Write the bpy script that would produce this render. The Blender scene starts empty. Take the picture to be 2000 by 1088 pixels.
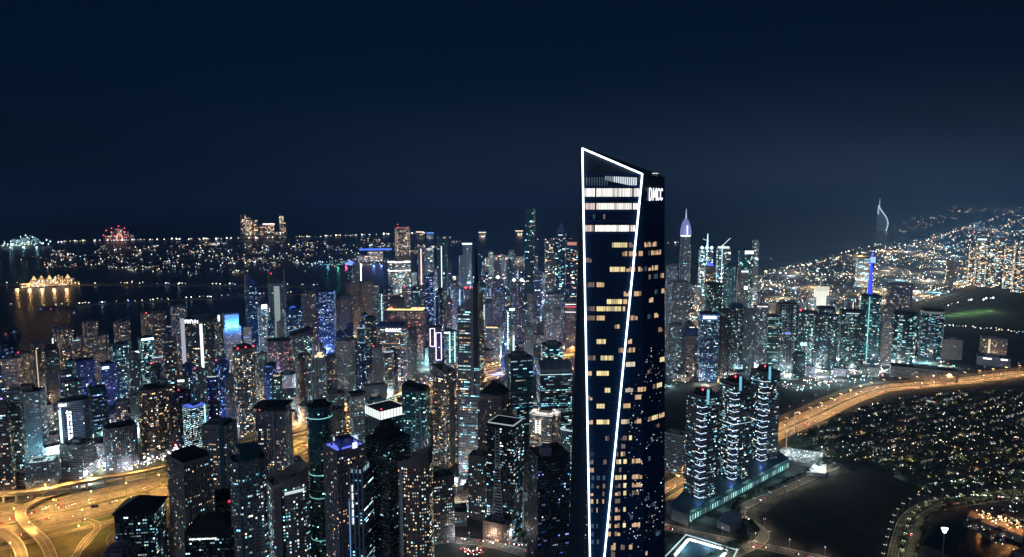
import bpy, math, random
import numpy as np
from mathutils import Vector
random.seed(7); rng = np.random.default_rng(11)
R = math.radians
scn = bpy.context.scene; col = scn.collection

# ------------------------------------------------------------------ camera
CAM_H = 430.0; PITCH = math.atan(154 / 1333.33); F = 1333.33
cd = bpy.data.cameras.new('camera'); cd.lens = 24.0; cd.sensor_width = 36.0
cd.clip_start = 1.0; cd.clip_end = 120000.0
cam = bpy.data.objects.new('camera', cd); col.objects.link(cam)
cam.location = (0, 0, CAM_H); cam.rotation_euler = (math.pi / 2 - PITCH, 0, 0)
scn.camera = cam
SN, CS = math.sin(PITCH), math.cos(PITCH)

# ------------------------------------------------------------------ night sky
world = bpy.data.worlds.new('World'); scn.world = world; world.use_nodes = True
nt = world.node_tree; nt.nodes.clear(); N = nt.nodes.new; L = nt.links.new
wo = N('ShaderNodeOutputWorld'); bg = N('ShaderNodeBackground'); bg.inputs[1].default_value = 1.0
tc = N('ShaderNodeTexCoord'); sep = N('ShaderNodeSeparateXYZ'); L(tc.outputs['Generated'], sep.inputs[0])
el = N('ShaderNodeMapRange'); el.interpolation_type = 'SMOOTHERSTEP'
el.inputs['From Min'].default_value = -0.04; el.inputs['From Max'].default_value = 0.22
L(sep.outputs['Z'], el.inputs['Value'])
az = N('ShaderNodeMapRange'); az.interpolation_type = 'SMOOTHSTEP'
az.inputs['From Min'].default_value = -0.85; az.inputs['From Max'].default_value = 0.85
L(sep.outputs['X'], az.inputs['Value'])
hz = N('ShaderNodeMix'); hz.data_type = 'RGBA'
hz.inputs['A'].default_value = (0.0005, 0.0034, 0.0105, 1)      # over the open sea
hz.inputs['B'].default_value = (0.0105, 0.0180, 0.0390, 1)         # glow above the city
L(az.outputs[0], hz.inputs['Factor'])
gr = N('ShaderNodeMix'); gr.data_type = 'RGBA'
gr.inputs['B'].default_value = (0.0005, 0.0058, 0.0170, 1)
L(el.outputs[0], gr.inputs['Factor']); L(hz.outputs['Result'], gr.inputs['A'])
sky = N('ShaderNodeTexSky'); sky.sky_type = 'NISHITA'; sky.sun_disc = False
sky.sun_elevation = R(-9.0); sky.sun_rotation = R(200); sky.altitude = 430
sm = N('ShaderNodeVectorMath'); sm.operation = 'SCALE'; sm.inputs['Scale'].default_value = 0.05
L(sky.outputs[0], sm.inputs[0])
ad = N('ShaderNodeVectorMath'); ad.operation = 'ADD'
L(gr.outputs['Result'], ad.inputs[0]); L(sm.outputs[0], ad.inputs[1])
L(ad.outputs[0], bg.inputs[0]); L(bg.outputs[0], wo.inputs[0])

# ------------------------------------------------------------------ dim fill light added behind the camera to lift the facades like city glow
sl = bpy.data.lights.new('city_glow_fill', 'SUN'); sl.energy = 0.50; sl.angle = R(25); sl.color = (0.54, 0.72, 1.0)
so = bpy.data.objects.new('city_glow_fill', sl); col.objects.link(so)
so.rotation_euler = (R(68), 0, R(-24))

scn.view_settings.view_transform = 'Standard'; scn.view_settings.look = 'None'
scn.view_settings.exposure = 0.0; scn.view_settings.gamma = 1.0
scn.view_settings.use_curve_mapping = False
scn.render.engine = 'CYCLES'
cy = scn.cycles
cy.max_bounces = 4; cy.diffuse_bounces = 1; cy.glossy_bounces = 2; cy.transmission_bounces = 2
cy.volume_bounces = 0; cy.transparent_max_bounces = 4
cy.sample_clamp_indirect = 1.0; cy.sample_clamp_direct = 0.0
cy.use_light_tree = True; cy.caustics_reflective = False; cy.caustics_refractive = False
cy.use_denoising = True; cy.use_adaptive_sampling = True; cy.adaptive_threshold = 0.02
try:
    cy.denoiser = 'OPENIMAGEDENOISE'; cy.denoising_input_passes = 'RGB_ALBEDO_NORMAL'
except Exception:
    pass

# ------------------------------------------------------------------ picture to place
def gy(py, z=0.0):                       # forward distance of the level z seen at picture row py
    k = (544 - py) / F
    return (CAM_H - z) * (CS + k * SN) / (SN - k * CS)
def zat(py, Y):                          # height seen at row py at forward distance Y
    k = (544 - py) / F
    return CAM_H + Y * (k * CS - SN) / (CS + k * SN)
def depth(Y, z): return Y * CS - (z - CAM_H) * SN
def xat(px, Y, z): return (px - 1000) / F * depth(Y, z)
def G(px, py, z=0.0):
    Y = gy(py, z); return Vector((xat(px, Y, z), Y, z))
def proj(x, y, z):
    d = depth(y, z); u = y * SN + (z - CAM_H) * CS
    return 1000 + F * x / d, 544 - F * u / d

# ------------------------------------------------------------------ materials
MATS = {}
def mat(name, rgb, rough=0.7, metal=0.0, var=0.0, scale=0.2, spec=0.5, bump=0.0):
    if name in MATS: return MATS[name]
    m = bpy.data.materials.new(name); m.use_nodes = True; t = m.node_tree
    b = t.nodes['Principled BSDF']; b.inputs['Base Color'].default_value = (*rgb, 1)
    b.inputs['Roughness'].default_value = rough; b.inputs['Metallic'].default_value = metal
    b.inputs['Specular IOR Level'].default_value = spec
    if var or bump:
        c = t.nodes.new('ShaderNodeTexCoord'); n = t.nodes.new('ShaderNodeTexNoise')
        n.inputs['Scale'].default_value = scale; n.inputs['Detail'].default_value = 5
        t.links.new(c.outputs['Object'], n.inputs['Vector'])
        if var:
            mr = t.nodes.new('ShaderNodeMapRange'); mr.inputs['From Min'].default_value = 0.3; mr.inputs['From Max'].default_value = 0.7
            mr.inputs['To Min'].default_value = 1 - var; mr.inputs['To Max'].default_value = 1 + var
            t.links.new(n.outputs[0], mr.inputs['Value'])
            v = t.nodes.new('ShaderNodeVectorMath'); v.operation = 'SCALE'; v.inputs[0].default_value = rgb
            t.links.new(mr.outputs[0], v.inputs['Scale']); t.links.new(v.outputs[0], b.inputs['Base Color'])
        if bump:
            bp = t.nodes.new('ShaderNodeBump'); bp.inputs['Strength'].default_value = bump; bp.inputs['Distance'].default_value = 1.0
            t.links.new(n.outputs[0], bp.inputs['Height']); t.links.new(bp.outputs[0], b.inputs['Normal'])
    MATS[name] = m; return m
def em(rgb, s, sample=False):
    k = 'light_%.2f_%.2f_%.2f_%.2f_%d' % (*rgb, s, sample)
    if k in MATS: return MATS[k]
    m = bpy.data.materials.new(k); m.use_nodes = True; t = m.node_tree
    b = t.nodes['Principled BSDF']; b.inputs['Base Color'].default_value = (0.3, 0.3, 0.3, 1)
    b.inputs['Emission Color'].default_value = (*rgb, 1); b.inputs['Emission Strength'].default_value = s
    m.cycles.emission_sampling = 'AUTO' if sample else 'NONE'
    MATS[k] = m; return m
def pane_mat(name, rgb, rough, spec=0.6):
    m = bpy.data.materials.new(name); m.use_nodes = True; t = m.node_tree
    b = t.nodes['Principled BSDF']; b.inputs['Base Color'].default_value = (*rgb, 1)
    b.inputs['Roughness'].default_value = rough; b.inputs['Specular IOR Level'].default_value = spec
    a = t.nodes.new('ShaderNodeAttribute'); a.attribute_name = 'lit'
    t.links.new(a.outputs['Color'], b.inputs['Emission Color']); b.inputs['Emission Strength'].default_value = 1.0
    m.cycles.emission_sampling = 'NONE'; MATS[name] = m; return m
PANE = pane_mat('window_glass', (0.012, 0.02, 0.03), 0.18)
PANE_TEAL = pane_mat('window_glass_teal', (0.008, 0.028, 0.034), 0.15)
PANE_BLUE = pane_mat('window_glass_blue', (0.006, 0.016, 0.045), 0.15)
LAMP = pane_mat('lamp_glass', (0.2, 0.2, 0.2), 0.5)
WALL = {
 'beige': mat('beige_concrete', (0.30, 0.25, 0.225), 0.85, var=.2, scale=.06),
 'brown': mat('brown_concrete', (0.20, 0.150, 0.13), 0.85, var=.2, scale=.06),
 'grey': mat('grey_concrete', (0.22, 0.21, 0.215), 0.8, var=.2, scale=.06),
 'mauve': mat('mauve_grey_concrete', (0.23, 0.205, 0.24), 0.8, var=.2, scale=.06),
 'white': mat('white_concrete', (0.46, 0.44, 0.43), 0.75, var=.15, scale=.06),
 'dark': mat('dark_cladding', (0.035, 0.035, 0.042), 0.5, var=.25, scale=.06),
 'black': mat('black_cladding', (0.012, 0.012, 0.015), 0.5, var=.25, scale=.06),
 'teal': mat('teal_cladding', (0.025, 0.095, 0.115), 0.4, var=.25, scale=.06),
 'blue': mat('blue_cladding', (0.02, 0.05, 0.17), 0.4, var=.25, scale=.06),
 'steel': mat('steel_cladding', (0.28, 0.29, 0.32), 0.45, 0.3, var=.15, scale=.06),
}
ROOF = mat('flat_roof_gravel', (0.05, 0.048, 0.05), 0.95, var=.4, scale=.25)
METAL = mat('grey_metal', (0.2, 0.2, 0.22), 0.5, 0.5)
PALS = {'warm': [(1, .54, .24), (1, .68, .36), (1, .84, .6), (.7, .92, 1)],
 'mix': [(1, .6, .3), (1, .8, .55), (.65, .92, 1), (.3, .8, .95)],
 'cool': [(.62, .9, 1), (.35, .82, 1), (1, .88, .7), (.22, .7, .95)],
 'teal': [(.35, .9, .92), (.6, 1, .95), (1, .94, .8), (.25, .72, .82)],
 'blue': [(.15, .38, 1), (.35, .62, 1), (.85, .93, 1), (.5, .4, 1)],
 'red': [(1, .35, .3), (1, .6, .4), (1, .85, .7), (1, .25, .35)]}

# ------------------------------------------------------------------ mesh helpers
class MB:
    def __init__(s): s.v = []; s.f = []; s.m = []; s.c = []
    def face(s, pts, mi=0, c=(0, 0, 0)):
        b = len(s.v); s.v += [tuple(p) for p in pts]; s.f.append(tuple(range(b, b + len(pts)))); s.m.append(mi); s.c.append(c)
    def box(s, cx, cy, cz, sx, sy, sz, mi=0, a=0.0, c=(0, 0, 0)):
        b = len(s.v); ca, sa = math.cos(a), math.sin(a)
        for z in (-.5, .5):
            for x, y in ((-.5, -.5), (.5, -.5), (.5, .5), (-.5, .5)):
                X, Y = x * sx, y * sy
                s.v.append((cx + X * ca - Y * sa, cy + X * sa + Y * ca, cz + z * sz))
        for q in ((3, 2, 1, 0), (4, 5, 6, 7), (0, 1, 5, 4), (1, 2, 6, 5), (2, 3, 7, 6), (3, 0, 4, 7)):
            s.f.append(tuple(b + i for i in q)); s.m.append(mi); s.c.append(c)
    def prism(s, poly, z0, z1, mi=0, top=None, cap=True, tz=None, c=(0, 0, 0)):
        b = len(s.v); n = len(poly); tp = top or poly
        s.v += [(x, y, z0) for x, y in poly]
        s.v += [(x, y, (tz(x, y) if tz else z1)) for x, y in tp]
        for i in range(n):
            j = (i + 1) % n; s.f.append((b + i, b + j, b + n + j, b + n + i)); s.m.append(mi); s.c.append(c)
        if cap:
            s.f.append(tuple(range(b + n, b + 2 * n))); s.m.append(mi); s.c.append(c)
    def cone(s, poly, z0, apex, mi=0, c=(0, 0, 0)):
        b = len(s.v); n = len(poly); s.v += [(x, y, z0) for x, y in poly] + [tuple(apex)]
        for i in range(n): s.f.append((b + i, b + (i + 1) % n, b + n)); s.m.append(mi); s.c.append(c)
    def tube(s, p, q, r0, r1=None, n=6, mi=0, c=(0, 0, 0)):
        p, q = Vector(p), Vector(q); r1 = r0 if r1 is None else r1; d = (q - p).normalized()
        u = d.orthogonal().normalized(); w = d.cross(u); b = len(s.v)
        for P, r in ((p, r0), (q, r1)):
            for i in range(n):
                a = 2 * math.pi * i / n; s.v.append(tuple(P + (u * math.cos(a) + w * math.sin(a)) * r))
        for i in range(n):
            j = (i + 1) % n; s.f.append((b + i, b + j, b + n + j, b + n + i)); s.m.append(mi); s.c.append(c)
        s.f.append(tuple(range(b + n, b + 2 * n))); s.m.append(mi); s.c.append(c)
    def ball(s, p, r, mi=0, c=(0, 0, 0), sq=1.0):          # eight-sided lamp glass
        x, y, z = p; b = len(s.v)
        s.v += [(x + r, y, z), (x, y + r, z), (x - r, y, z), (x, y - r, z), (x, y, z + r * sq), (x, y, z - r * sq)]
        for i in range(4):
            j = (i + 1) % 4
            s.f.append((b + i, b + j, b + 4)); s.f.append((b + j, b + i, b + 5)); s.m += [mi, mi]; s.c += [c, c]
    def mesh(s, name, mats, lit=False):
        me = bpy.data.meshes.new(name); me.from_pydata(s.v, [], s.f)
        for m in (mats if isinstance(mats, (list, tuple)) else [mats]): me.materials.append(m)
        me.polygons.foreach_set('material_index', s.m)
        if lit:
            a = me.attributes.new('lit', 'FLOAT_COLOR', 'FACE')
            a.data.foreach_set('color', np.c_[np.array(s.c, dtype=np.float32), np.ones(len(s.c), np.float32)].ravel())
        me.update(); return me
    def build(s, name, mats, parent=None, lit=False, stuff=False):
        o = link(name, s.mesh(name, mats, lit), parent)
        if stuff: o['kind'] = 'stuff'
        return o
def link(name, data, parent=None):
    o = bpy.data.objects.new(name, data); col.objects.link(o); o.parent = parent; return o
def quads(name, V, C, m, parent=None, stuff=True):
    n = len(V) // 4; me = bpy.data.meshes.new(name)
    me.vertices.add(4 * n); me.vertices.foreach_set('co', np.ascontiguousarray(V, np.float32).ravel())
    me.loops.add(4 * n); me.loops.foreach_set('vertex_index', np.arange(4 * n, dtype=np.int32))
    me.polygons.add(n); me.polygons.foreach_set('loop_start', np.arange(0, 4 * n, 4, dtype=np.int32))
    me.polygons.foreach_set('loop_total', np.full(n, 4, np.int32))
    a = me.attributes.new('lit', 'FLOAT_COLOR', 'FACE')
    a.data.foreach_set('color', np.c_[np.asarray(C, np.float32), np.ones(n, np.float32)].ravel())
    me.materials.append(m); me.update(calc_edges=True)
    o = link(name, me, parent)
    if stuff: o['kind'] = 'stuff'
    return o
def thing(name, label, cat, loc=(0, 0, 0), rz=0.0, group=None):
    o = link(name, None); o.location = loc; o.rotation_euler = (0, 0, rz)
    o['label'] = label; o['category'] = cat
    if group: o['group'] = group
    return o
def tag(o, label, cat, group=None):
    o['label'] = label; o['category'] = cat
    if group: o['group'] = group
    return o
def struct(o): o['kind'] = 'structure'; return o
LIGHTS = [0]
def lamp(p, rgb, w, r=1.0):
    l = bpy.data.lights.new('lamp_light', 'POINT'); l.energy = w; l.color = rgb; l.shadow_soft_size = r
    o = bpy.data.objects.new('lamp_light', l); col.objects.link(o); o.location = p; LIGHTS[0] += 1; return o

def downlamp(p, rgb, w, r=.8):
    l = bpy.data.lights.new('lamp_light', 'SPOT'); l.energy = w; l.color = rgb; l.shadow_soft_size = r; l.spot_size = R(166); l.spot_blend = .6
    o = bpy.data.objects.new('lamp_light', l); col.objects.link(o); o.location = p; LIGHTS[0] += 1; return o
def rect(w, d): return [(-w/2, -d/2), (w/2, -d/2), (w/2, d/2), (-w/2, d/2)]
def chamf(w, d, c): return [(-w/2+c, -d/2), (w/2-c, -d/2), (w/2, -d/2+c), (w/2, d/2-c), (w/2-c, d/2), (-w/2+c, d/2), (-w/2, d/2-c), (-w/2, -d/2+c)]
def notch(w, d, c): return [(-w/2+c, -d/2), (w/2-c, -d/2), (w/2-c, -d/2+c), (w/2, -d/2+c), (w/2, d/2-c), (w/2-c, d/2-c), (w/2-c, d/2), (-w/2+c, d/2), (-w/2+c, d/2-c), (-w/2, d/2-c), (-w/2, -d/2+c), (-w/2+c, -d/2+c)]
def ell(w, d, n=18): return [(w/2*math.cos(2*math.pi*i/n - math.pi/2), d/2*math.sin(2*math.pi*i/n - math.pi/2)) for i in range(n)]
def bow(w, d, b=.22, n=7):
    p = [(-w/2 + w*i/n, -d/2 - 0*b + d*b*(abs(i/n-.5)*2)**2) for i in range(n + 1)]
    return p + [(w/2, d/2), (-w/2, d/2)]
def grow(poly, o):
    n = len(poly); out = []
    for i in range(n):
        (x0, y0), (x1, y1), (x2, y2) = poly[i-1], poly[i], poly[(i+1) % n]
        a = Vector((y1-y0, x0-x1)).normalized(); b = Vector((y2-y1, x1-x2)).normalized()
        k = a + b; k = k / max(k.length_squared, .3) * 2 if k.length > .01 else a
        out.append((x1 + k.x*o, y1 + k.y*o))
    return out
def lit_cols(n, nf, nb, p, pal, bright, rows):
    if rows: fl = np.where(rng.random(nf) < .2, 3.4, .45)
    else: fl = np.clip(rng.normal(1, .4, nf), .25, 2)
    cf = np.clip(rng.normal(1, .5, nb), .25, 2.2)
    m = rng.random((nf, nb)) < (p * fl)[:, None] * cf[None, :]
    pc = np.array(PALS[pal])[rng.choice(4, size=(nf, nb), p=[.34, .28, .22, .16])]
    if rows: pc = np.where((rng.random(nf) < .75)[:, None, None], np.array(PALS[pal])[rng.choice(4, size=nf)][:, None, :], pc)
    b = np.exp(rng.normal(math.log(bright), .95, (nf, nb))).clip(.05, 5)
    if nb > 2:                                            # a lit flat or office shows as a run of windows
        for _ in range(3 if rows else 1):
            k = np.roll(m, 1, axis=1) & ~m & (rng.random((nf, nb)) < (.7 if rows else .45)); k[:, 0] = False
            b = np.where(k, np.roll(b, 1, axis=1)*rng.uniform(.75, 1, (nf, nb)), b); pc = np.where(k[..., None], np.roll(pc, 1, axis=1), pc); m = m | k
    dim = (rng.random((nf, nb)) < .4) * rng.uniform(.006, .05, (nf, nb)) * (p > 0)      # faint glow put on unlit panes, like slight reflections, so the grid shows
    return (pc * (np.where(m, b, dim))[..., None]).reshape(-1, 3)
def panes(poly, z0, fh, nf, bay, pw, ph, off, p, pal, bright, rows, view, up=0.5):
    VV, CC = [], []; n = len(poly); odd = n > 12
    for i in range(n):
        (x0, y0), (x1, y1) = poly[i], poly[(i+1) % n]
        L_ = math.hypot(x1-x0, y1-y0)
        if L_ < 1.2: continue
        tx, ty = (x1-x0)/L_, (y1-y0)/L_; nx, ny = ty, -tx
        if nx*view[0] + ny*view[1] < -.35: continue
        nb = max(1, round(L_/bay)); s = L_/nb
        u = (np.arange(nb)+.5)*s; hw = s*pw/2
        z = z0 + (np.arange(nf)+up)*fh; hh = fh*ph/2
        U, Z = np.meshgrid(u, z)
        U = U.ravel(); Z = Z.ravel()
        q = np.empty((len(U), 4, 3))
        for k, (du, dz) in enumerate(((-hw, -hh), (hw, -hh), (hw, hh), (-hw, hh))):
            q[:, k, 0] = x0 + tx*(U+du) + nx*off; q[:, k, 1] = y0 + ty*(U+du) + ny*off; q[:, k, 2] = Z+dz
        VV.append(q.reshape(-1, 3)); CC.append(lit_cols(len(U), nf, nb, p, pal, bright, rows))
    if not VV: return None
    return np.concatenate(VV), np.concatenate(CC)
# ------------------------------------------------------------------ towers
TOWERS = []
def facept(T, face, u, off=.2):
    w, d = T['w'], T['d']
    if face == 'f': return (-w/2+u*w, -d/2-off), 0.0
    if face == 'l': return (-w/2-off, d/2-u*d), -math.pi/2
    return (w/2+off, -d/2+u*d), math.pi/2
def x_strip(T, face, u, wd, rgb, s, z0=0., z1=1., name='light_strip', dp=.7):
    (x, y), a = facept(T, face, u, dp/2+.05); H = T['H']; mb = MB()
    mb.box(x, y, H*(z0+z1)/2, wd, dp, H*(z1-z0), a=a); mb.build(name, WALL[rgb] if isinstance(rgb, str) else em(rgb, s), T['root'])
def x_hband(T, z, h, rgb, s, o=.5, name='light_band'):
    mb = MB(); pl = grow(T['poly'], o); mb.prism(pl, T['H']*z, T['H']*z+h, cap=True); mb.build(name, em(rgb, s), T['root'])
def x_glowtop(T, h, rgb, s, k=.9, frame=True):
    pl = [(x*k, y*k) for x, y in T['poly']]; H = T['H']
    mb = MB(); mb.prism(pl, H, H+h, cap=False); mb.build('lit_crown', em(rgb, s), T['root'])
    if frame:
        m2 = MB(); n = len(pl)
        for i in range(n):
            a, b = pl[i], pl[(i+1) % n]; L_ = math.dist(a, b)
            for t in np.linspace(0, 1, max(2, int(L_/5)))[:-1]:
                m2.box(a[0]+(b[0]-a[0])*t, a[1]+(b[1]-a[1])*t, H+h/2+.3, .7, .7, h+.6)
        m2.build('crown_frame', WALL['dark'], T['root'])
    m3 = MB(); m3.prism([(x*k*.96, y*k*.96) for x, y in T['poly']], H+h-.9, H+h-.3); m3.build('crown_roof', ROOF, T['root'])
def x_box(T, k, h, wall='dark', kx=0, ky=0, name='penthouse'):
    w, d, H = T['w'], T['d'], T['H']; mb = MB(); mb.box(kx*w, ky*d, H+h/2+.05, w*k, d*k, h); mb.build(name, WALL[wall], T['root'])
    return T
def x_pyr(T, h, k=1.06, wall='black', flat=.0):
    pl = [(x*k, y*k) for x, y in T['poly']]; H = T['H']; mb = MB()
    mb.prism(pl, H+.1, H+1.2, cap=True)
    if flat: mb.prism(pl, H+1.2, H+h, top=[(x*flat, y*flat) for x, y in pl])
    else: mb.cone(pl, H+1.2, (0, 0, H+h))
    mb.build('roof', WALL[wall], T['root'])
def x_mast(T, h, r=.8, x=0, y=0, rgb=None, s=0, base=0):
    H = T['H']+base; mb = MB(); mb.tube((x*T['w'], y*T['d'], H), (x*T['w'], y*T['d'], H+h), r, r*.25, 6)
    mb.build('mast', WALL[rgb] if isinstance(rgb, str) else em(rgb, s) if rgb else METAL, T['root'])
def x_red(T, z=2.5, n=2, r=1.3, rgb=(1, .04, .08), s=5):
    for i in range(n):
        mb = MB(); x = (-.38+.76*i/max(1, n-1))*T['w']; mb.ball((x, -T['d']*.38, T['H']+z), r)
        mb.tube((x, -T['d']*.38, T['H']), (x, -T['d']*.38, T['H']+z-r*.6), .2); mb.m[-7:] = [1]*7
        mb.build('warning_lamp', [em(rgb, s), METAL], T['root'])
def x_slant(T, dh, wall='beige', rev=False):
    H, w = T['H'], T['w']; mb = MB(); pl = T['poly']; sg = -1 if rev else 1
    mb.prism(pl, H+.05, H, cap=False, tz=lambda x, y: H+.3+dh*(.5+sg*x/w))
    pl2 = grow(pl, -1.0)
    mb.prism(pl2[::-1], H+.05, H, cap=False, tz=lambda x, y: H+.25+dh*(.5+sg*x/w))
    mb.build('slanted_parapet', WALL[wall], T['root'])
def x_dome(T, r, h, rgb=None, s=0, ribs=0, wall='steel', base=0, k=1.0):
    mb = MB(); H = T['H']+base; n, m_ = 16, 5; prev = None
    for j in range(m_+1):
        a = j/m_*math.pi/2; rr = r*math.cos(a)**k; z = H+h*math.sin(a)
        ring = [(rr*math.cos(2*math.pi*i/n), rr*math.sin(2*math.pi*i/n)) for i in range(n)]
        if prev: mb.prism(prev[0], prev[1], z, top=ring, cap=False)
        prev = (ring, z)
    mb.build('dome', em(rgb, s) if rgb else WALL[wall], T['root'])
    if ribs:
        m2 = MB()
        for i in range(ribs):
            a = 2*math.pi*i/ribs; pts = [((r+.2)*math.cos(t)*math.cos(a), (r+.2)*math.cos(t)*math.sin(a), H+(h+.2)*math.sin(t)) for t in np.linspace(0, math.pi/2, 7)]
            for p, q in zip(pts, pts[1:]): m2.tube(p, q, .35, n=4)
        for t in (.25, .55, .85, 1.15):
            pts = [((r+.2)*math.cos(t)*math.cos(a), (r+.2)*math.cos(t)*math.sin(a), H+(h+.2)*math.sin(t)) for a in np.linspace(0, 2*math.pi, 25)]
            for p, q in zip(pts, pts[1:]): m2.tube(p, q, .3, n=4)
        m2.build('dome_rib_lattice', WALL['mauve'], T['root'])
def x_blocks(T, face, u0, u1, z, h, rgb, s, n=6, vertical=False, z1=0, back=None):
    """unreadable lit lettering: separate glyph blocks on a panel"""
    for i in range(n):
        t = (i+.5)/n; mb = MB(); H = T['H']
        if vertical: (x, y), a = facept(T, face, (u0+u1)/2, .6); zz = H*(z+(z1-z)*t); sx = abs(u1-u0)*(T['w'] if face == 'f' else T['d']); sz = H*abs(z1-z)/n*.78
        else: (x, y), a = facept(T, face, u0+(u1-u0)*t, .6); zz = H*z; sx = abs(u1-u0)*(T['w'] if face == 'f' else T['d'])/n*.72; sz = h
        ca, sa = math.cos(a), math.sin(a); k = i % 3
        mb.box(x-ca*sx*.36, y-sa*sx*.36, zz, sx*.28, .6, sz, a=a)
        mb.box(x+ca*sx*.36, y+sa*sx*.36, zz-(.1*sz if k else 0), sx*.28, .6, sz*(.8 if k else 1), a=a)
        if k != 2: mb.box(x, y, zz+sz*.38, sx*.44, .58, sz*.24, a=a)
        if k != 1: mb.box(x, y, zz-sz*.1, sx*.44, .58, sz*.22, a=a)
        mb.build('sign_glyph', em(rgb, s), T['root'])
    if back:
        (x, y), a = facept(T, face, (u0+u1)/2, .2); mb = MB()
        mb.box(x, y, T['H']*z, abs(u1-u0)*T['w']*1.25, .3, h*1.9, a=a); mb.build('sign_panel', em(back, .35), T['root'])
def x_text(T, face, u, z, size, txt, rgb, s, sx=1.0):
    c = bpy.data.curves.new('sign_lettering', 'FONT'); c.body = txt; c.size = size; c.extrude = .25; c.offset = size*.02
    c.align_x = 'CENTER'; c.align_y = 'CENTER'; c.materials.append(em(rgb, s))
    tmp = bpy.data.objects.new('tmp', c); col.objects.link(tmp)
    me = bpy.data.meshes.new_from_object(tmp.evaluated_get(bpy.context.evaluated_depsgraph_get())); bpy.data.objects.remove(tmp); me.name = 'sign_lettering'
    o = link('sign_lettering', me, T['root']); (x, y), a = facept(T, face, u, .7)
    o.location = (x, y, T['H']*z); o.rotation_euler = (math.pi/2, 0, a); o.scale = (sx, 1, 1)
def x_ladder(T, w0, w1, z0, z1, step, u=.3, wall='white', face='f', top=.06):
    (x, y), a = facept(T, face, u, .5); H = T['H']; mb = MB(); A, B = H*z0, H*z1
    def W(z): t = (z-A)/(B-A); return w1+(w0-w1)*(1-t)**2.2
    zs = np.arange(A, B, step)
    for p, q in zip(zs, zs[1:]):
        for sg in (-1, 1): mb.tube((x+sg*W(p)/2, y-.3, p), (x+sg*W(q)/2, y-.3, q), .55, n=4)
        mb.box(x, y-.3, p, W(p), .8, 1.25)
    mb.build('ladder_frame', WALL[wall], T['root'])
def x_lattice(T, z0, z1, w0, w1, u=.7, n=9, face='f'):
    (x, y), a = facept(T, face, u, 1.2); H = T['H']; mb = MB(); A, B = H*z0, H*z1
    def P(i, sg): t = i/n; return (x+sg*(w0+(w1-w0)*t)/2, y, A+(B-A)*t)
    for i in range(n):
        for sg in (-1, 1): mb.tube(P(i, sg), P(i+1, sg), .7, n=4)
        mb.tube(P(i, -1), P(i, 1), .5, n=4); mb.tube(P(i, (-1)**i), P(i+1, -(-1)**i), .4, n=4)
    mb.build('steel_lattice', WALL['steel'], T['root'])
def x_chev(T, n, z0, z1, wd, rgb, s):
    """a light bar bent round the corner that faces the viewer, floor after floor"""
    H, w, d = T['H'], T['w'], T['d']; c = (-w/2-1.1, -d/2-1.1)
    for i in range(n):
        z = H*(z0+(z1-z0)*i/(n-1)); mb = MB()
        mb.tube((c[0], c[1], z), (c[0]+wd, c[1], z), .34, n=4); mb.tube((c[0], c[1], z), (c[0], c[1]+wd, z), .34, n=4)
        mb.build('chevron_light', em(rgb, s), T['root'])
def x_arch(T, h, wall='grey'):
    w, d, H = T['w'], T['d'], T['H']; mb = MB(); n = 10; r = w*.3
    out = [(-w/2, H), (-w/2, H+h), (w/2, H+h), (w/2, H)]
    arc = [(r*math.cos(t), H+max(0, h*.72*math.sin(t))) for t in np.linspace(0, math.pi, n)]
    for yy, flip in ((-d/2, 0), (d/2, 1)):
        pts = [(w/2, yy, H), (w/2, yy, H+h), (-w/2, yy, H+h), (-w/2, yy, H)] + [(x, yy, z) for x, z in arc[::-1]]
        mb.face(pts if flip else pts[::-1])
    for a, b in zip(arc, arc[1:]): mb.face([(a[0], -d/2, a[1]), (b[0], -d/2, b[1]), (b[0], d/2, b[1]), (a[0], d/2, a[1])])
    for a, b in zip(out, out[1:]): mb.face([(a[0], -d/2, a[1]), (b[0], -d/2, b[1]), (b[0], d/2, b[1]), (a[0], d/2, a[1])])
    mb.build('arched_crown', WALL[wall], T['root'])
def x_barrel(T, h, wall='teal'):
    w, d, H = T['w'], T['d'], T['H']; mb = MB(); n = 8
    pr = [(-d/2+d*t, H+.3+h*math.sin(math.pi*(.12+.62*t))) for t in np.linspace(0, 1, n)]
    for a, b in zip(pr, pr[1:]): mb.face([(-w/2, a[0], a[1]), (w/2, a[0], a[1]), (w/2, b[0], b[1]), (-w/2, b[0], b[1])])
    for x in (-w/2, w/2):
        pts = [(x, -d/2, H)] + [(x, y, z) for y, z in pr] + [(x, d/2, H)]; mb.face(pts if x < 0 else pts[::-1])
    mb.face([(-w/2, -d/2, H), (w/2, -d/2, H), (w/2, -d/2, pr[0][1]), (-w/2, -d/2, pr[0][1])])
    mb.face([(w/2, d/2, H), (-w/2, d/2, H), (-w/2, d/2, pr[-1][1]), (w/2, d/2, pr[-1][1])])
    mb.build('barrel_roof', WALL[wall], T['root'])
    for i in range(4):
        m2 = MB(); x = -w*.36+w*.24*i
        for a, b in zip(pr, pr[1:]): m2.tube((x, a[0], a[1]+.2), (x, b[0], b[1]+.2), .6, n=4)
        m2.build('roof_rib', WALL['dark'], T['root'])
def x_outline(T, face, u0, u1, z0, z1, rgb, s, wd=1.6):
    H = T['H']
    for u in (u0, u1): x_strip(T, face, u, wd, rgb, s, z0, z1, 'neon_tube', 1.2)
    for z in (z0, z1):
        (xa, ya), a = facept(T, face, u0, .8); (xb, yb), _ = facept(T, face, u1, .8); mb = MB()
        mb.tube((xa, ya, H*z), (xb, yb, H*z), wd/2, n=4); mb.build('neon_tube', em(rgb, s), T['root'])
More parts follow.
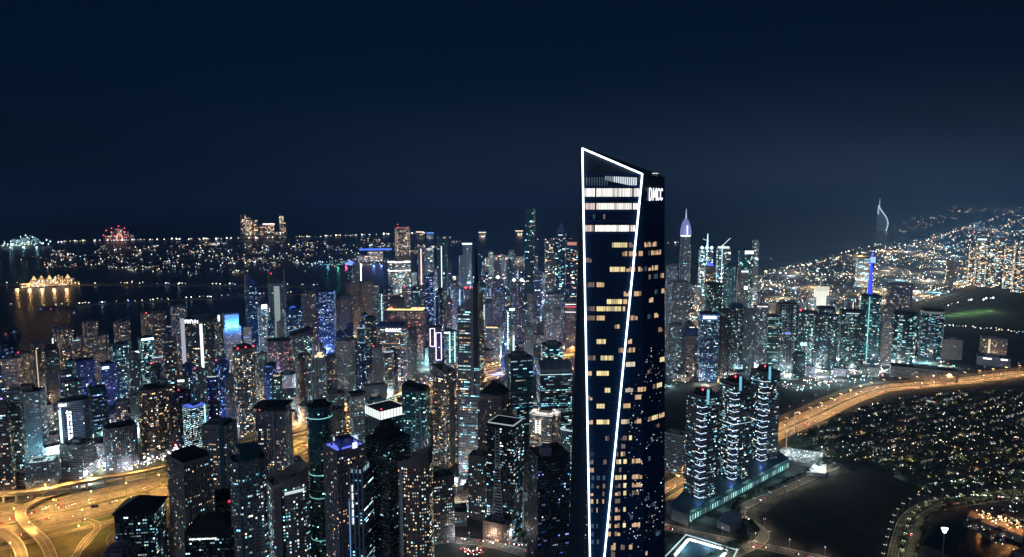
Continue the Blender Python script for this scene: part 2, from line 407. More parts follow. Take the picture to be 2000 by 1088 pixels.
def x_fins(T, n, o, wd, wall='white', face='f', z0=0, z1=1.02, u0=.08, u1=.92):
    for i in range(n):
        (x, y), a = facept(T, face, u0+(u1-u0)*i/max(1, n-1), o/2-.1); mb = MB()
        mb.box(x, y, T['H']*(z0+z1)/2, wd, o, T['H']*(z1-z0), a=a); mb.build('fin', WALL[wall], T['root'])
def x_flood(T, dx, dy, dz, rgb, w, r=2.0):
    """a floodlight standing beside or on the tower"""
    c = T['root'].matrix_basis; p = Vector((dx, dy, dz)); a = T['rot']
    lamp((T['x']+p.x*math.cos(a)-p.y*math.sin(a), T['y']+p.x*math.sin(a)+p.y*math.cos(a), p.z), rgb, w, r)
def x_shade(T, over=3.0, h=2.0, lift=5.0, wall='black'):
    mb = MB(); pl = grow(T['poly'], over); H = T['H']; mb.prism(pl[::-1], H+lift, H+lift, cap=True); mb.prism(pl, H+lift, H+lift+h)
    mb.build('roof_slab', WALL[wall], T['root']); m2 = MB(); m2.prism([(x*.72, y*.72) for x, y in T['poly']], H, H+lift); m2.build('roof_storey', WALL['dark'], T['root'])

def tower(x0, x1, yt, yb, name, label, short=None, cat='tower', shape='rect', rot=18, ratio=.85, style='punch', wall='beige', pal='mix',
          p=.13, bright=.5, tiers=None, ex=(), fh=3.6, bay=3.5, rows=False, glass=None, trim=None, group=None, roof=True, hide=False):
    Y = gy(yb); H = zat(yt, Y); zm = H*.6
    X = xat((x0+x1)/2, Y, zm); Wm = (x1-x0)/F*depth(Y, zm)
    r = R(rot); r_eff = r - math.atan2(X, Y)*-1 if False else r
    az_ = math.atan2(X, Y)               # turn the plan so that rot counts from the line of sight
    rt = r - az_
    w = Wm/(abs(math.cos(r)) + ratio*abs(math.sin(r))) if shape not in ('ell',) else Wm
    d = w*ratio; Y += d*.5*abs(math.cos(r)); X = xat((x0+x1)/2, Y, zm)
    far = Y > 2300
    if far: fh, bay = max(fh, 4.3), max(bay, 4.4)
    root = thing(name, label, cat, (X, Y, 0), rt, group)
    T = dict(root=root, w=w, d=d, H=H, x=X, y=Y, rot=rt, rect=(x0, x1, yt, yb), short=short, label=label, hero=not hide, px=(x0+x1)/2)
    mk = {'rect': rect, 'chamf': lambda a, b: chamf(a, b, min(a, b)*.22), 'notch': lambda a, b: notch(a, b, min(a, b)*.2), 'ell': ell, 'bow': bow}[shape]
    vx, vy = -X, -Y; n_ = math.hypot(vx, vy); vx /= n_; vy /= n_
    view = (vx*math.cos(-rt)-vy*math.sin(-rt), vx*math.sin(-rt)+vy*math.cos(-rt))
    gl = glass or PANE; wm = WALL[wall]; tr = WALL[trim or wall]
    tiers = tiers or [(1, 1, 0, 1)]
    body = MB(); VV, CC = [], []; slabs = MB(); fins = MB()
    for (kx, ky, a, b) in tiers:
        pl = mk(w*kx, d*ky); z0, z1 = H*a, H*b; body.prism(pl, z0, z1)
        pp = p if p > .6 else min(.6, p*1.12); nf = max(1, int((z1-z0-1.0)/fh)); pw, ph = {'punch': (.46, .40), 'ribbon': (.62, .44), 'glass': (.70, .42), 'grid': (.56, .44), 'fins': (.58, .42)}[style]
        q = panes(pl, z0+.5, fh, nf, bay*(.66 if not far else 1.15), pw if not far else .8, ph if not far else .6, .12, pp if not far else pp*.62, pal, bright*(1.35 if not far else 1.9), rows, view)
        if q: VV.append(q[0]); CC.append(q[1])
        if style == 'ribbon':
            o = .9 if not far else 1.1; po = grow(pl, o)
            for k in range(nf+1):
                z = z0+.5+k*fh; slabs.prism(po, z-fh*.17, z+fh*.17); slabs.face([(x, y, z-fh*.17) for x, y in po[::-1]])
        if style == 'grid':
            po = grow(pl, .45)
            for k in range(nf+1):
                z = z0+.5+k*fh; slabs.prism(po, z-.5, z+.5); slabs.face([(x, y, z-.5) for x, y in po[::-1]])
        if style in ('grid', 'fins'):
            m_ = len(pl)
            for i in range(m_):
                A, B = pl[i], pl[(i+1) % m_]; L_ = math.dist(A, B)
                nx, ny = (B[1]-A[1])/L_, (A[0]-B[0])/L_
                if nx*view[0]+ny*view[1] < -.3: continue
                nb = max(1, round(L_/(bay*(1 if style == 'grid' else 2))))
                for j in range(nb+1):
                    t = j/nb; fins.box(A[0]+(B[0]-A[0])*t+nx*.2, A[1]+(B[1]-A[1])*t+ny*.2, (z0+z1)/2, .8, .8, z1-z0, a=math.atan2(B[1]-A[1], B[0]-A[0]))
    body.build('facade', wm, root)
    if VV: quads('windows', np.concatenate(VV), np.concatenate(CC), gl, root)
    if slabs.f: slabs.build('balcony_slabs' if style == 'ribbon' else 'floor_bands', tr, root, stuff=True)
    if fins.f: fins.build('mullions', tr, root, stuff=True)
    kx, ky = tiers[-1][:2]; T['poly'] = mk(w*kx, d*ky); T['w'], T['d'] = w*kx, d*ky
    if roof:
        pl = T['poly']; pi = grow(pl, -.7); mb = MB(); mb.prism(grow(pl, .08), H+.02, H+1.7, cap=False); mb.prism(pi[::-1], H+.02, H+1.7, cap=False)
        n = len(pl); po = grow(pl, .08)
        for i in range(n):
            j = (i+1) % n; mb.face([(*po[i], H+1.7), (*po[j], H+1.7), (*pi[j], H+1.7), (*pi[i], H+1.7)])
        mb.build('parapet', tr, root)
        m2 = MB(); w_, d_ = T['w'], T['d']; m2.face([(x, y, H+.06) for x, y in pi])
        m2.build('roof', ROOF, root)
        m3 = MB(); m3.box(random.uniform(-.12, .12)*w_, random.uniform(-.1, .1)*d_, H+2.6, w_*random.uniform(.28, .45), d_*random.uniform(.28, .42), 5)
        for _ in range(5): m3.box(random.uniform(-.36, .36)*w_, random.uniform(-.36, .36)*d_, H+1, random.uniform(2, 4), random.uniform(2, 4), 1.8)
        if Y < 1500:
            for _ in range(12): m3.box(random.uniform(-.4, .4)*w_, random.uniform(-.4, .4)*d_, H+.8, random.uniform(1.2, 2.6), random.uniform(1.2, 2.6), 1.4)
            for _ in range(3): x_, y_ = random.uniform(-.36, .36)*w_, random.uniform(-.36, .36)*d_; m3.tube((x_, y_, H), (x_, y_, H+2.6), 1.3, n=10)
            m3.box(random.uniform(-.2, .2)*w_, random.uniform(-.3, .3)*d_, H+1.2, w_*.5, .7, .7)
        m3.build('plant_room', WALL['dark' if wall in ('dark', 'black', 'teal', 'blue') else 'grey'], root)
    for e in ex: globals()['x_'+e[0]](T, *e[1:])
    TOWERS.append(T); return T
# ------------------------------------------------------------------ ground, sea, islands
def catmull(pts, n=8):
    P = [Vector(p) for p in pts]; P = [P[0]*2-P[1]] + P + [P[-1]*2-P[-2]]; out = []
    for i in range(1, len(P)-2):
        a, b, c, d = P[i-1:i+3]
        for k in range(n):
            t = k/n; out.append(.5*((2*b)+(c-a)*t+(2*a-5*b+4*c-d)*t*t+(3*b-a-3*c+d)*t**3))
    return out + [P[-2]]
def ground_mat():
    m = bpy.data.materials.new('city_ground'); m.use_nodes = True; t = m.node_tree; b = t.nodes['Principled BSDF']
    b.inputs['Roughness'].default_value = .95; b.inputs['Specular IOR Level'].default_value = .1
    c = t.nodes.new('ShaderNodeTexCoord'); n1 = t.nodes.new('ShaderNodeTexNoise'); n1.inputs['Scale'].default_value = .006; n1.inputs['Detail'].default_value = 8
    t.links.new(c.outputs['Object'], n1.inputs['Vector'])
    n2 = t.nodes.new('ShaderNodeTexNoise'); n2.inputs['Scale'].default_value = .07; n2.inputs['Detail'].default_value = 6
    t.links.new(c.outputs['Object'], n2.inputs['Vector'])
    r = t.nodes.new('ShaderNodeValToRGB'); e = r.color_ramp.elements
    e[0].position = .38; e[0].color = (.035, .045, .03, 1); e[1].position = .62; e[1].color = (.10, .095, .09, 1)
    x = e.new(.5); x.color = (.06, .06, .06, 1)
    mx = t.nodes.new('ShaderNodeMath'); mx.operation = 'MULTIPLY_ADD'; mx.inputs[1].default_value = .5; t.links.new(n1.outputs[0], mx.inputs[0])
    m2 = t.nodes.new('ShaderNodeMath'); m2.operation = 'MULTIPLY'; m2.inputs[1].default_value = .5; t.links.new(n2.outputs[0], m2.inputs[0])
    t.links.new(m2.outputs[0], mx.inputs[2]); t.links.new(mx.outputs[0], r.inputs[0]); t.links.new(r.outputs[0], b.inputs['Base Color'])
    return m
GROUND = ground_mat()
mb = MB(); S = 42000
mb.face([(-S, -3000, 0), (S, -3000, 0), (S, S, 0), (-S, S, 0)])
struct(mb.build('ground', GROUND))
def sea_mat():
    m = bpy.data.materials.new('sea_water'); m.use_nodes = True; t = m.node_tree; b = t.nodes['Principled BSDF']
    b.inputs['Base Color'].default_value = (.002, .006, .012, 1); b.inputs['Roughness'].default_value = .34; b.inputs['IOR'].default_value = 1.33
    c = t.nodes.new('ShaderNodeTexCoord'); n = t.nodes.new('ShaderNodeTexNoise'); n.inputs['Scale'].default_value = .12; n.inputs['Detail'].default_value = 4
    t.links.new(c.outputs['Object'], n.inputs['Vector'])
    bp = t.nodes.new('ShaderNodeBump'); bp.inputs['Strength'].default_value = .35; bp.inputs['Distance'].default_value = 1.2
    t.links.new(n.outputs[0], bp.inputs['Height']); t.links.new(bp.outputs[0], b.inputs['Normal'])
    return m
SEA = sea_mat()
coast = [(-700, 790), (-200, 762), (0, 748), (120, 735), (330, 705), (480, 680), (600, 650), (690, 612), (760, 572), (850, 553), (940, 532), (1040, 528), (1180, 520),
         (1330, 516), (1480, 512), (1560, 503), (1640, 493), (1700, 484), (1760, 470), (1830, 452), (1900, 430), (1980, 411), (2080, 402)]
cp = [G(*q) for q in coast]
mb = MB(); far = [Vector((cp[-1].x, S, 0)), Vector((-S, S, 0)), Vector((-S, cp[0].y, 0))]
mb.face([(p.x, p.y, .3) for p in cp + far]); struct(mb.build('sea', SEA))
# marina basin and lakes
def pond(name, pts, m=SEA, z=.25):
    mb = MB(); q = [G(*p) for p in pts]; q = catmull([(v.x, v.y, 0) for v in q], 4)
    mb.face([(v.x, v.y, z) for v in q]); o = mb.build(name, m); return struct(o)
pond('marina_basin', [(165, 838), (190, 800), (240, 790), (330, 800), (420, 790), (520, 760), (640, 730), (760, 690), (720, 705), (640, 748), (520, 790), (420, 820), (330, 830), (230, 832), (165, 838)])
ISLAND = mat('island_sand', (.16, .13, .10), .95, var=.3, scale=.01)
def strip(name, pts, wd, z0, z1, m, kind=True):
    q = catmull([(v.x, v.y, 0) for v in (G(*p) for p in pts)], 5); mb = MB(); n = len(q); Lf, Rt = [], []
    for i, p in enumerate(q):
        t = (q[min(i+1, n-1)]-q[max(i-1, 0)]).normalized(); s = Vector((-t.y, t.x, 0))*wd/2; Lf.append(p+s); Rt.append(p-s)
    poly = [(p.x, p.y) for p in Rt+Lf[::-1]]
    for i in range(n-1):
        mb.face([(Rt[i].x, Rt[i].y, z1), (Rt[i+1].x, Rt[i+1].y, z1), (Lf[i+1].x, Lf[i+1].y, z1), (Lf[i].x, Lf[i].y, z1)])
        for A in (Rt, Lf): mb.face([(A[i].x, A[i].y, z0), (A[i+1].x, A[i+1].y, z0), (A[i+1].x, A[i+1].y, z1), (A[i].x, A[i].y, z1)])
    o = mb.build(name, m); return struct(o) if kind else o
ISL = []
def island(pts, wd, name='palm_island'):
    ISL.append((pts, wd)); return strip(name, pts, wd, 0, 2.2, ISLAND)
island([(-60, 484), (40, 481), (140, 473), (260, 471), (400, 469), (560, 466), (700, 461), (830, 457)], 150, 'crescent_island')
for pts in ([(40, 503), (120, 500), (230, 497)], [(110, 513), (200, 508), (330, 500), (460, 493)], [(90, 524), (180, 520), (320, 510), (520, 497)],
            [(320, 523), (430, 512), (560, 503), (700, 495)], [(360, 489), (470, 484), (590, 479)], [(240, 487), (330, 484), (430, 481)], [(420, 520), (500, 512), (600, 506)],
            [(560, 486), (680, 480), (780, 476)]):
    island(pts, 120, 'palm_frond_island')
island([(590, 520), (660, 517), (740, 513), (790, 510)], 220, 'beach_island')
island([(-120, 557), (40, 556), (200, 556), (340, 557), (470, 559), (620, 560)], 90, 'breakwater_island')
island([(78, 601), (180, 596), (280, 590), (400, 584), (500, 578), (600, 574)], 55, 'harbour_breakwater')
island([(930, 505), (1000, 504), (1080, 503)], 260, 'resort_island')
island([(1250, 478), (1350, 476)], 120, 'palm_frond_island')

# ------------------------------------------------------------------ roads
ASPH = mat('asphalt', (.085, .078, .07), .85, var=.25, scale=.15)
ASPH2 = mat('worn_asphalt', (.125, .108, .085), .85, var=.3, scale=.1)
CONC = mat('pale_concrete', (.34, .30, .25), .8, var=.2, scale=.3)
PAINT = mat('road_paint', (.75, .72, .65), .7)
VERGE = mat('sandy_verge', (.07, .066, .025), .95, var=.8, scale=.03)
GRASS = mat('watered_grass', (.055, .085, .02), .95, var=.5, scale=.08)
def centre(pts, n=8): return catmull([(v.x, v.y, 0) for v in (G(*p) for p in pts)], n)
def ribbon(name, q, wd, z, m, lanes=0, parent=None, wall=0.0, deck=0.0, zf=None, kerb=True):
    n = len(q); rows = []
    for i, p in enumerate(q):
        t = (q[min(i+1, n-1)]-q[max(i-1, 0)]); t.z = 0; t.normalize(); s = Vector((-t.y, t.x, 0))
        rows.append((p, s, (zf(i/(n-1)) if zf else z)))
    mb = MB()
    for (p, s, a), (p2, s2, b) in zip(rows, rows[1:]):
        A, B, C, D = p-s*wd/2, p2-s2*wd/2, p2+s2*wd/2, p+s*wd/2
        mb.face([(A.x, A.y, a), (B.x, B.y, b), (C.x, C.y, b), (D.x, D.y, a)])
        if deck:
            mb.face([(D.x, D.y, a-deck), (C.x, C.y, b-deck), (B.x, B.y, b-deck), (A.x, A.y, a-deck)], 1)
            for E, Fq in ((A, B), (D, C)): mb.face([(E.x, E.y, a-deck), (Fq.x, Fq.y, b-deck), (Fq.x, Fq.y, b), (E.x, E.y, a)], 1)
    o = mb.build(name, [m, CONC], parent)
    if wall or kerb:
        h = wall or .14
        for sg in (-1, 1):
            w = MB()
            for (p, s, a), (p2, s2, b) in zip(rows, rows[1:]):
                i0, i1 = p+s*sg*(wd/2), p2+s2*sg*(wd/2); o0, o1 = p+s*sg*(wd/2+.5), p2+s2*sg*(wd/2+.5)
                w.face([(i0.x, i0.y, a+h), (i1.x, i1.y, b+h), (o1.x, o1.y, b+h), (o0.x, o0.y, a+h)])
                w.face([(i0.x, i0.y, a-.1), (i1.x, i1.y, b-.1), (i1.x, i1.y, b+h), (i0.x, i0.y, a+h)])
                w.face([(o0.x, o0.y, a-deck-.1), (o1.x, o1.y, b-deck-.1), (o1.x, o1.y, b+h), (o0.x, o0.y, a+h)])
            w.build('barrier' if wall else 'kerb', CONC, o)
    if lanes:
        k = MB()
        for j in range(lanes+1):
            f = -.5+j/lanes; f *= .96; dash = 0 < j < lanes
            for i, ((p, s, a), (p2, s2, b)) in enumerate(zip(rows, rows[1:])):
                L_ = (p2-p).length; cnt = max(1, int(L_/12)) if dash else 1
                for c in range(cnt):
                    t0, t1 = c/cnt, (c+(.45 if dash else 1))/cnt
                    P0 = p.lerp(p2, t0)+s.lerp(s2, t0)*f*wd; P1 = p.lerp(p2, t1)+s.lerp(s2, t1)*f*wd; za, zb = a+(b-a)*t0+.01, a+(b-a)*t1+.01
                    k.face([(*(P0-s*.13).xy, za), (*(P1-s2*.13).xy, zb), (*(P1+s2*.13).xy, zb), (*(P0+s*.13).xy, za)])
        k.build('lane_markings', PAINT, o, stuff=True)
    return o
def side(q, off):
    out = []; n = len(q)
    for i, p in enumerate(q):
        t = (q[min(i+1, n-1)]-q[max(i-1, 0)]).normalized(); out.append(p+Vector((-t.y, t.x, 0))*off)
    return out
SODIUM = (1.0, .54, .15)
szr = centre([(-330, 1125), (-120, 1060), (60, 1015), (200, 982), (340, 945), (590, 868), (700, 828), (850, 772), (1000, 722), (1290, 650), (1480, 622), (1700, 606), (1790, 592), (1850, 574), (1920, 548), (1990, 510), (2080, 470)], 8)
verge = strip('highway_verge', [(-330, 1140), (-60, 1060), (60, 1025), (200, 990), (340, 950), (590, 872), (700, 832)], 330, -.5, .05, VERGE)
for k, (off, wd, ln, nm) in enumerate(((-19, 25, 6, 'highway_carriageway'), (19, 25, 6, 'highway_carriageway'), (-46, 11, 2, 'service_road'), (47, 14, 3, 'service_road'), (-72, 9, 2, 'service_road'), (84, 12, 3, 'frontage_road'))):
    struct(ribbon(nm, side(szr, off), wd, .30+.002*k, ASPH2, ln))
for off in (-33.5, -5.8, 5.8, 33.5, -38, 56, 76):        # concrete crash barriers between the carriageways
    q = [p for p in side(szr, off) if p.y < 2200]; o = ribbon('crash_barrier', q, .9, .95, CONC, 0, kerb=False, deck=.9); tag(o, 'concrete crash barrier running %s the golden highway' % {-33.5: 'along the near edge of', -5.8: 'along the near median of', 5.8: 'along the far median of', 33.5: 'along the far edge of', -38: 'beside the near service road of', 56: 'beyond the far service road of', 76: 'before the frontage road of'}[off], 'crash barrier')
PAVE = mat('pale_paving', (.20, .19, .18), .9, var=.55, scale=.035)
for nm, zone in (('city_paving', [(-10, 790), (120, 765), (330, 735), (480, 705), (600, 676), (700, 640), (780, 600), (940, 568), (1120, 575), (1120, 715), (900, 740), (700, 792), (560, 836), (420, 868), (180, 915), (-10, 940)]), ('city_paving', [(1300, 615), (1480, 640), (1720, 640), (1800, 650), (1870, 702), (1700, 730), (1560, 742), (1400, 738), (1300, 748)]), ('city_paving', [(600, 905), (840, 820), (1100, 730), (1120, 1000), (1060, 1060), (960, 1052), (840, 1040)])):
    mb = MB(); mb.face([(p.x, p.y, .06) for p in (G(*q) for q in zone)]); struct(mb.build(nm, PAVE if zone[0][0] != 600 else ASPH))
# elevated metro line beside the highway
vq = side(centre([(-300, 1010), (-60, 985), (60, 977), (170, 955), (340, 922), (600, 850), (740, 803)], 8), 0)
vi = ribbon('metro_viaduct', vq, 11, 13, CONC, 0, wall=1.3, deck=2.2)
tag(vi, 'elevated concrete metro viaduct on piers beside the golden highway', 'viaduct')
for i in range(2, len(vq)-1, 2):
    p = vq[i]; mb = MB(); mb.tube((p.x, p.y, 0), (p.x, p.y, 8.6), 1.5, 1.5, 10); mb.prism([(p.x-1.7, p.y-1.7), (p.x+1.7, p.y-1.7), (p.x+1.7, p.y+1.7), (p.x-1.7, p.y+1.7)], 8.6, 10.7, top=[(p.x-4.5, p.y-2), (p.x+4.5, p.y-2), (p.x+4.5, p.y+2), (p.x-4.5, p.y+2)])
    mb.build('pier', CONC, vi)
def flyover(pts, wd, zf, label, lanes=2, pier=3):
    q = centre(pts, 9); o = ribbon('flyover_ramp', q, wd, 0, ASPH2, lanes, wall=1.1, deck=1.4, zf=zf)
    tag(o, label, 'flyover'); n = len(q)
    for i in range(pier, n-1, pier):
        z = zf(i/(n-1))-1.5
        if z < 2.5: continue
        p = q[i]; mb = MB(); mb.tube((p.x, p.y, 0), (p.x, p.y, z), 1.1, 1.4, 8); mb.build('pier', CONC, o)
    return q
FQ = [flyover([(140, 958), (100, 972), (56, 996), (41, 1016), (56, 1042), (84, 1066), (102, 1100), (108, 1140)], 11, lambda t: .6+9*math.sin(math.pi*min(1, t*.9)), 'curving S shaped flyover ramp rising over the golden highway', 2),
      flyover([(-60, 1040), (-10, 1046), (22, 1062), (40, 1086), (48, 1125)], 11, lambda t: 8, 'flyover ramp at the corner bending down beside the S shaped ramp', 2)]
for pts, wd, ln in (([(330, 985), (262, 1000), (212, 1022), (170, 1052), (140, 1100)], 8, 2), ([(345, 1020), (270, 1030), (225, 1052), (196, 1100)], 7, 1), ([(150, 1012), (190, 1025), (170, 1060), (120, 1110)], 7, 1),
                    ([(340, 1085), (300, 1040), (232, 1038), (215, 1060), (250, 1098)], 7, 1), ([(0, 985), (90, 992), (200, 968), (330, 930)], 8, 2), ([(-20, 1000), (60, 1010), (150, 1000)], 8, 2)):
    struct(ribbon('slip_road', centre(pts), wd, .36+random.random()*.02, ASPH2, ln))
for pts, wd in (([(130, 1040), (200, 1012), (300, 985)], 16), ([(150, 1075), (210, 1040), (300, 1015)], 12), ([(250, 1080), (300, 1060), (340, 1050)], 26)):
    strip('grass_verge', pts, wd, -.4, .1, GRASS)
# the road past the villas, the estate roads and the crescent road
villa_road = centre([(1290, 975), (1380, 920), (1460, 872), (1540, 835), (1600, 808), (1660, 780), (1720, 760), (1800, 752), (1900, 742), (2010, 728), (2200, 712)], 8)
for off, wd, ln in ((-14, 18, 4), (14, 18, 4), (40, 9, 2)): struct(ribbon('dual_carriageway', side(villa_road, off), wd, .3, ASPH2, ln))
est = centre([(1640, 905), (1590, 930), (1530, 958), (1462, 985), (1446, 1005), (1478, 1028), (1492, 1045), (1478, 1062), (1430, 1085), (1380, 1110)], 8)
struct(ribbon('estate_road', est, 13, .3, ASPH2, 4))
cross = centre([(1230, 1015), (1300, 1030), (1400, 1052), (1480, 1066), (1560, 1082), (1640, 1100)], 8)
struct(ribbon('avenue', cross, 16, .32, ASPH2, 4))
bend = centre([(1770, 1130), (1782, 1060), (1796, 1020), (1830, 995), (1880, 985), (1950, 975), (2060, 965)], 8)
struct(ribbon('boulevard', bend, 13, .3, ASPH2, 4)); struct(ribbon('boulevard', side(bend, 17), 11, .31, ASPH2, 3))
arc_road = centre([(830, 965), (860, 972), (905, 976), (950, 972), (1010, 955)], 8); struct(ribbon('park_road', arc_road, 14, .3, ASPH2, 3))
front_road = centre([(840, 1050), (900, 1056), (960, 1064), (1040, 1085), (1110, 1110)], 8); struct(ribbon('front_road', front_road, 15, .3, ASPH, 4))
pond('dark_lake', [(1800, 1062), (1830, 1030), (1890, 1015), (1950, 1030), (2020, 1058), (2060, 1085), (1990, 1088), (1880, 1090), (1800, 1062)])
beach_road = centre([(1330, 545), (1480, 538), (1560, 524), (1640, 508), (1700, 497), (1790, 480), (1860, 458), (1930, 432), (2000, 412)], 6); struct(ribbon('coast_road', beach_road, 30, .4, ASPH2, 0, kerb=False))
# unlit building plot with its hoarding edge and a dark green fairway strip lit by floodlights
DIRT = mat('dark_earth', (.03, .028, .024), 1.0, var=.5, scale=.03)
pl = [G(*p) for p in [(1560, 965), (1640, 925), (1720, 930), (1775, 965), (1788, 1000), (1765, 1060), (1770, 1100), (1500, 1110), (1510, 1050), (1480, 1010)]]
mb = MB(); mb.face([(p.x, p.y, .12) for p in catmull([(v.x, v.y, 0) for v in pl], 4)]); struct(mb.build('earth_plot', DIRT))
FAIR = mat('fairway_grass', (.06, .13, .04), .95, var=.35, scale=.02)
pl = [G(*p) for p in [(1842, 618), (1862, 612), (1890, 606), (1925, 600), (1945, 601), (1935, 612), (1900, 620), (1860, 624), (1842, 622)]]
mb = MB(); mb.face([(p.x, p.y, .15) for p in pl]); struct(mb.build('fairway', FAIR))
pl = [G(*p) for p in [(1830, 588), (1900, 568), (2100, 550), (2100, 640), (1960, 640), (1845, 640)]]
mb = MB(); mb.face([(p.x, p.y, .08) for p in pl]); struct(mb.build('park_lawn', mat('unlit_lawn', (.03, .045, .025), 1, var=.4, scale=.01)))
# ------------------------------------------------------------------ the signature tower
def signature_tower():
    YF = 372.0; z1 = zat(1088, YF); ztop = zat(290, YF)
    # plan corners: picture column at the top and at the frame's lower edge, forward distance, picture row of the top edge
    C_ = [(1135, 1110, 384, 291), (1137, 1152, 372, 290), (1254, 1180, 372, 340), (1257, 1256, 374, 342), (1298, 1298, 386, 346), (1283, 1270, 430, 338), (1152, 1140, 430, 291)]
    base = G(1200, 1000); bx = xat(1205, 395, 100); by = 395.0
    root = thing('skyscraper', 'tall dark blue glass skyscraper outlined by glowing white lines with DMCC sign', 'skyscraper', (bx, by, 0))
    def P(i, z):
        a, b, Y, yt = C_[i]; zt = zat(yt, Y); zb = zat(1088, Y)
        xa, xb = xat(a, Y, zt), xat(b, Y, zb); t = (zt-max(z, 195.0))/(zt-zb)
        return Vector((xa+(xb-xa)*t-bx, Y-by, z))
    tops = [zat(c[3], c[2]) for c in C_]; n = len(C_)
    body = MB(); lv = [0, 195]
    for i in range(n):
        j = (i+1) % n
        body.face([P(i, 0), P(j, 0), P(j, 195), P(i, 195)]); body.face([P(i, 195), P(j, 195), P(j, tops[j]), P(i, tops[i])])
    core = mat('tower_core', (.02, .034, .06), .45, var=.15, scale=.2)
    body.build('facade', core, root)
    rf = MB(); c0 = sum((P(i, tops[i]) for i in range(n)), Vector())/n
    for i in range(n):
        j = (i+1) % n; a, b = P(i, tops[i]), P(j, tops[j]); rf.face([a.lerp(c0, .04)-Vector((0, 0, .6)), b.lerp(c0, .04)-Vector((0, 0, .6)), c0-Vector((0, 0, 3))])
    rf.build('roof', mat('tower_roof_metal', (.05, .07, .11), .4, .3), root)
    zr0 = zat(478.5, YF); fh = (zr0-zat(824, YF))/22
    def seg(k, z):
        a, b = P(k, z), P(k+1, z); t = (b-a).normalized(); nrm = Vector((t.y, -t.x, 0)); return a, b, t, nrm
    # dark glazing, floor by floor
    V, Cc = [], []; mull = MB(); glaz = pane_mat('tower_glazing', (.007, .034, .095), .2, .5)
    zs = [zr0+fh*k for k in range(14, -int(zr0/fh)+1, -1)]
    for z in zs:
        for k in range(4):
            tz = min(tops[k], tops[k+1])
            if z+fh > tz-2: continue
            a, b, t, nr = seg(k, z); L_ = (b-a).length
            if L_ < 2: continue
            a2, b2, t2, nr2 = seg(k, z+fh); nb = max(1, round(L_/2.9))
            for q in range(nb):
                f0, f1 = (q+.03)/nb, (q+.97)/nb; g = fh*.06/fh
                lo0, lo1 = a.lerp(b, f0), a.lerp(b, f1); up0, up1 = a2.lerp(b2, f0), a2.lerp(b2, f1)
                V += [lo0.lerp(up0, g-.5)+nr*.1, lo1.lerp(up1, g-.5)+nr*.1, lo1.lerp(up1, .5-g)+nr*.1, lo0.lerp(up0, .5-g)+nr*.1]; Cc.append((0, 0, 0))
    quads('glazing', np.array([tuple(v) for v in V]), Cc, glaz, root)
    # lit windows: row in the picture, columns, tint
    TI = {'y': ((1, .82, .40), 1.0), 'o': ((.95, .60, .33), .8), 'd': ((.8, .55, .42), .26), 'b': ((.35, .6, .9), .13), 's': ((1, .84, .6), .75), 'w': ((1, .96, .88), 1.25), 'p': ((1, .76, .70), .9)}
    rows = [(478.5, '1195 1225 y,1228 1240 o,1258 1272 o,1274 1282 o'), (495.5, '1215 1225 o,1228 1243 o,1247 1255 o,1265 1269 d,1271 1290 o'), (508, '1140 1156 d'), (526, '1191 1221 y,1223 1240 o,1246 1255 o,1258 1263 b,1266 1270 o,1272 1284 o'),
     (543, '1266 1270 d,1275 1284 b,1289 1296 o'), (556, '1134 1137 d,1144 1161 d,1165 1180 o'), (574, '1218 1232 o,1238 1252 o,1278 1284 b,1291 1297 o'), (589, '1185 1215 y,1217 1225 o,1267 1275 o'), (603, '1146 1162 d,1165 1183 y,1184 1213 y,1216 1221 o'),
     (621, '1134 1137 d,1146 1162 d,1165 1181 o,1228 1245 o,1264 1271 b,1277 1285 o'), (637, '1200 1210 o'), (651, '1285 1293 o'), (667, '1165 1183 y,1226 1234 o'), (684, '1208 1217 o,1224 1240 o'), (699, '1147 1163 d,1173 1198 y'),
     (712, '1222 1240 s,1288 1297 y,1131 1134 y'), (729, '1148 1156 o,1165 1189 y,1264 1270 d'), (762, '1181 1192 y,1221 1236 s,1245 1261 o,1274 1279 d,1282 1292 y'), (777, '1148 1157 o,1240 1252 o'), (793, '1165 1181 y,1217 1231 o,1138 1142 y'),
     (824, '1119 1124 d,1150 1158 o,1165 1190 y,1213 1229 s,1239 1252 o,1265 1271 d,1272 1284 y,1286 1297 o'), (840, '1280 1287 d'), (856, '1182 1190 d,1203 1207 d,1212 1224 d,1228 1234 y,1137 1140 y'), (872, '1203 1206 d,1213 1221 d'), (887, '1137 1140 y,1153 1160 b,1204 1207 o,1212 1221 o'),
     (902, '1150 1159 d,1178 1185 d,1203 1213 y,1217 1224 y,1234 1254 o,1265 1270 b'), (918, '1150 1160 o,1209 1213 d'), (933, '1132 1136 y,1155 1161 b,1165 1172 b,1177 1182 b,1201 1214 y,1217 1223 y,1234 1254 o'), (949, '1132 1136 y,1154 1160 b,1165 1170 d,1177 1182 d,1201 1212 d,1217 1223 y,1234 1254 o'),
     (964, '1131 1134 o,1153 1159 o,1177 1180 o,1193 1196 d,1201 1212 o,1217 1223 y,1234 1248 d'), (979, '1131 1134 y,1153 1159 o,1165 1168 y,1176 1180 o,1201 1211 d,1260 1268 b'), (996, '1130 1133 o,1153 1158 d,1165 1167 o,1190 1194 d,1201 1211 o,1217 1222 y,1272 1280 b'),
     (1004, '1112 1121 o'), (1012, '1186 1193 y,1200 1211 o,1230 1236 b'), (1027, '1153 1160 b,1164 1168 b,1186 1193 y,1200 1210 o,1216 1222 y,1234 1250 o'), (1043, '1153 1160 b,1186 1193 o,1200 1211 o'), (1058, '1153 1160 b,1165 1170 b,1280 1290 b'), (1068, '1193 1202 o,1212 1220 d,1228 1235 o'), (1084, '1260 1264 o,1193 1201 d')]
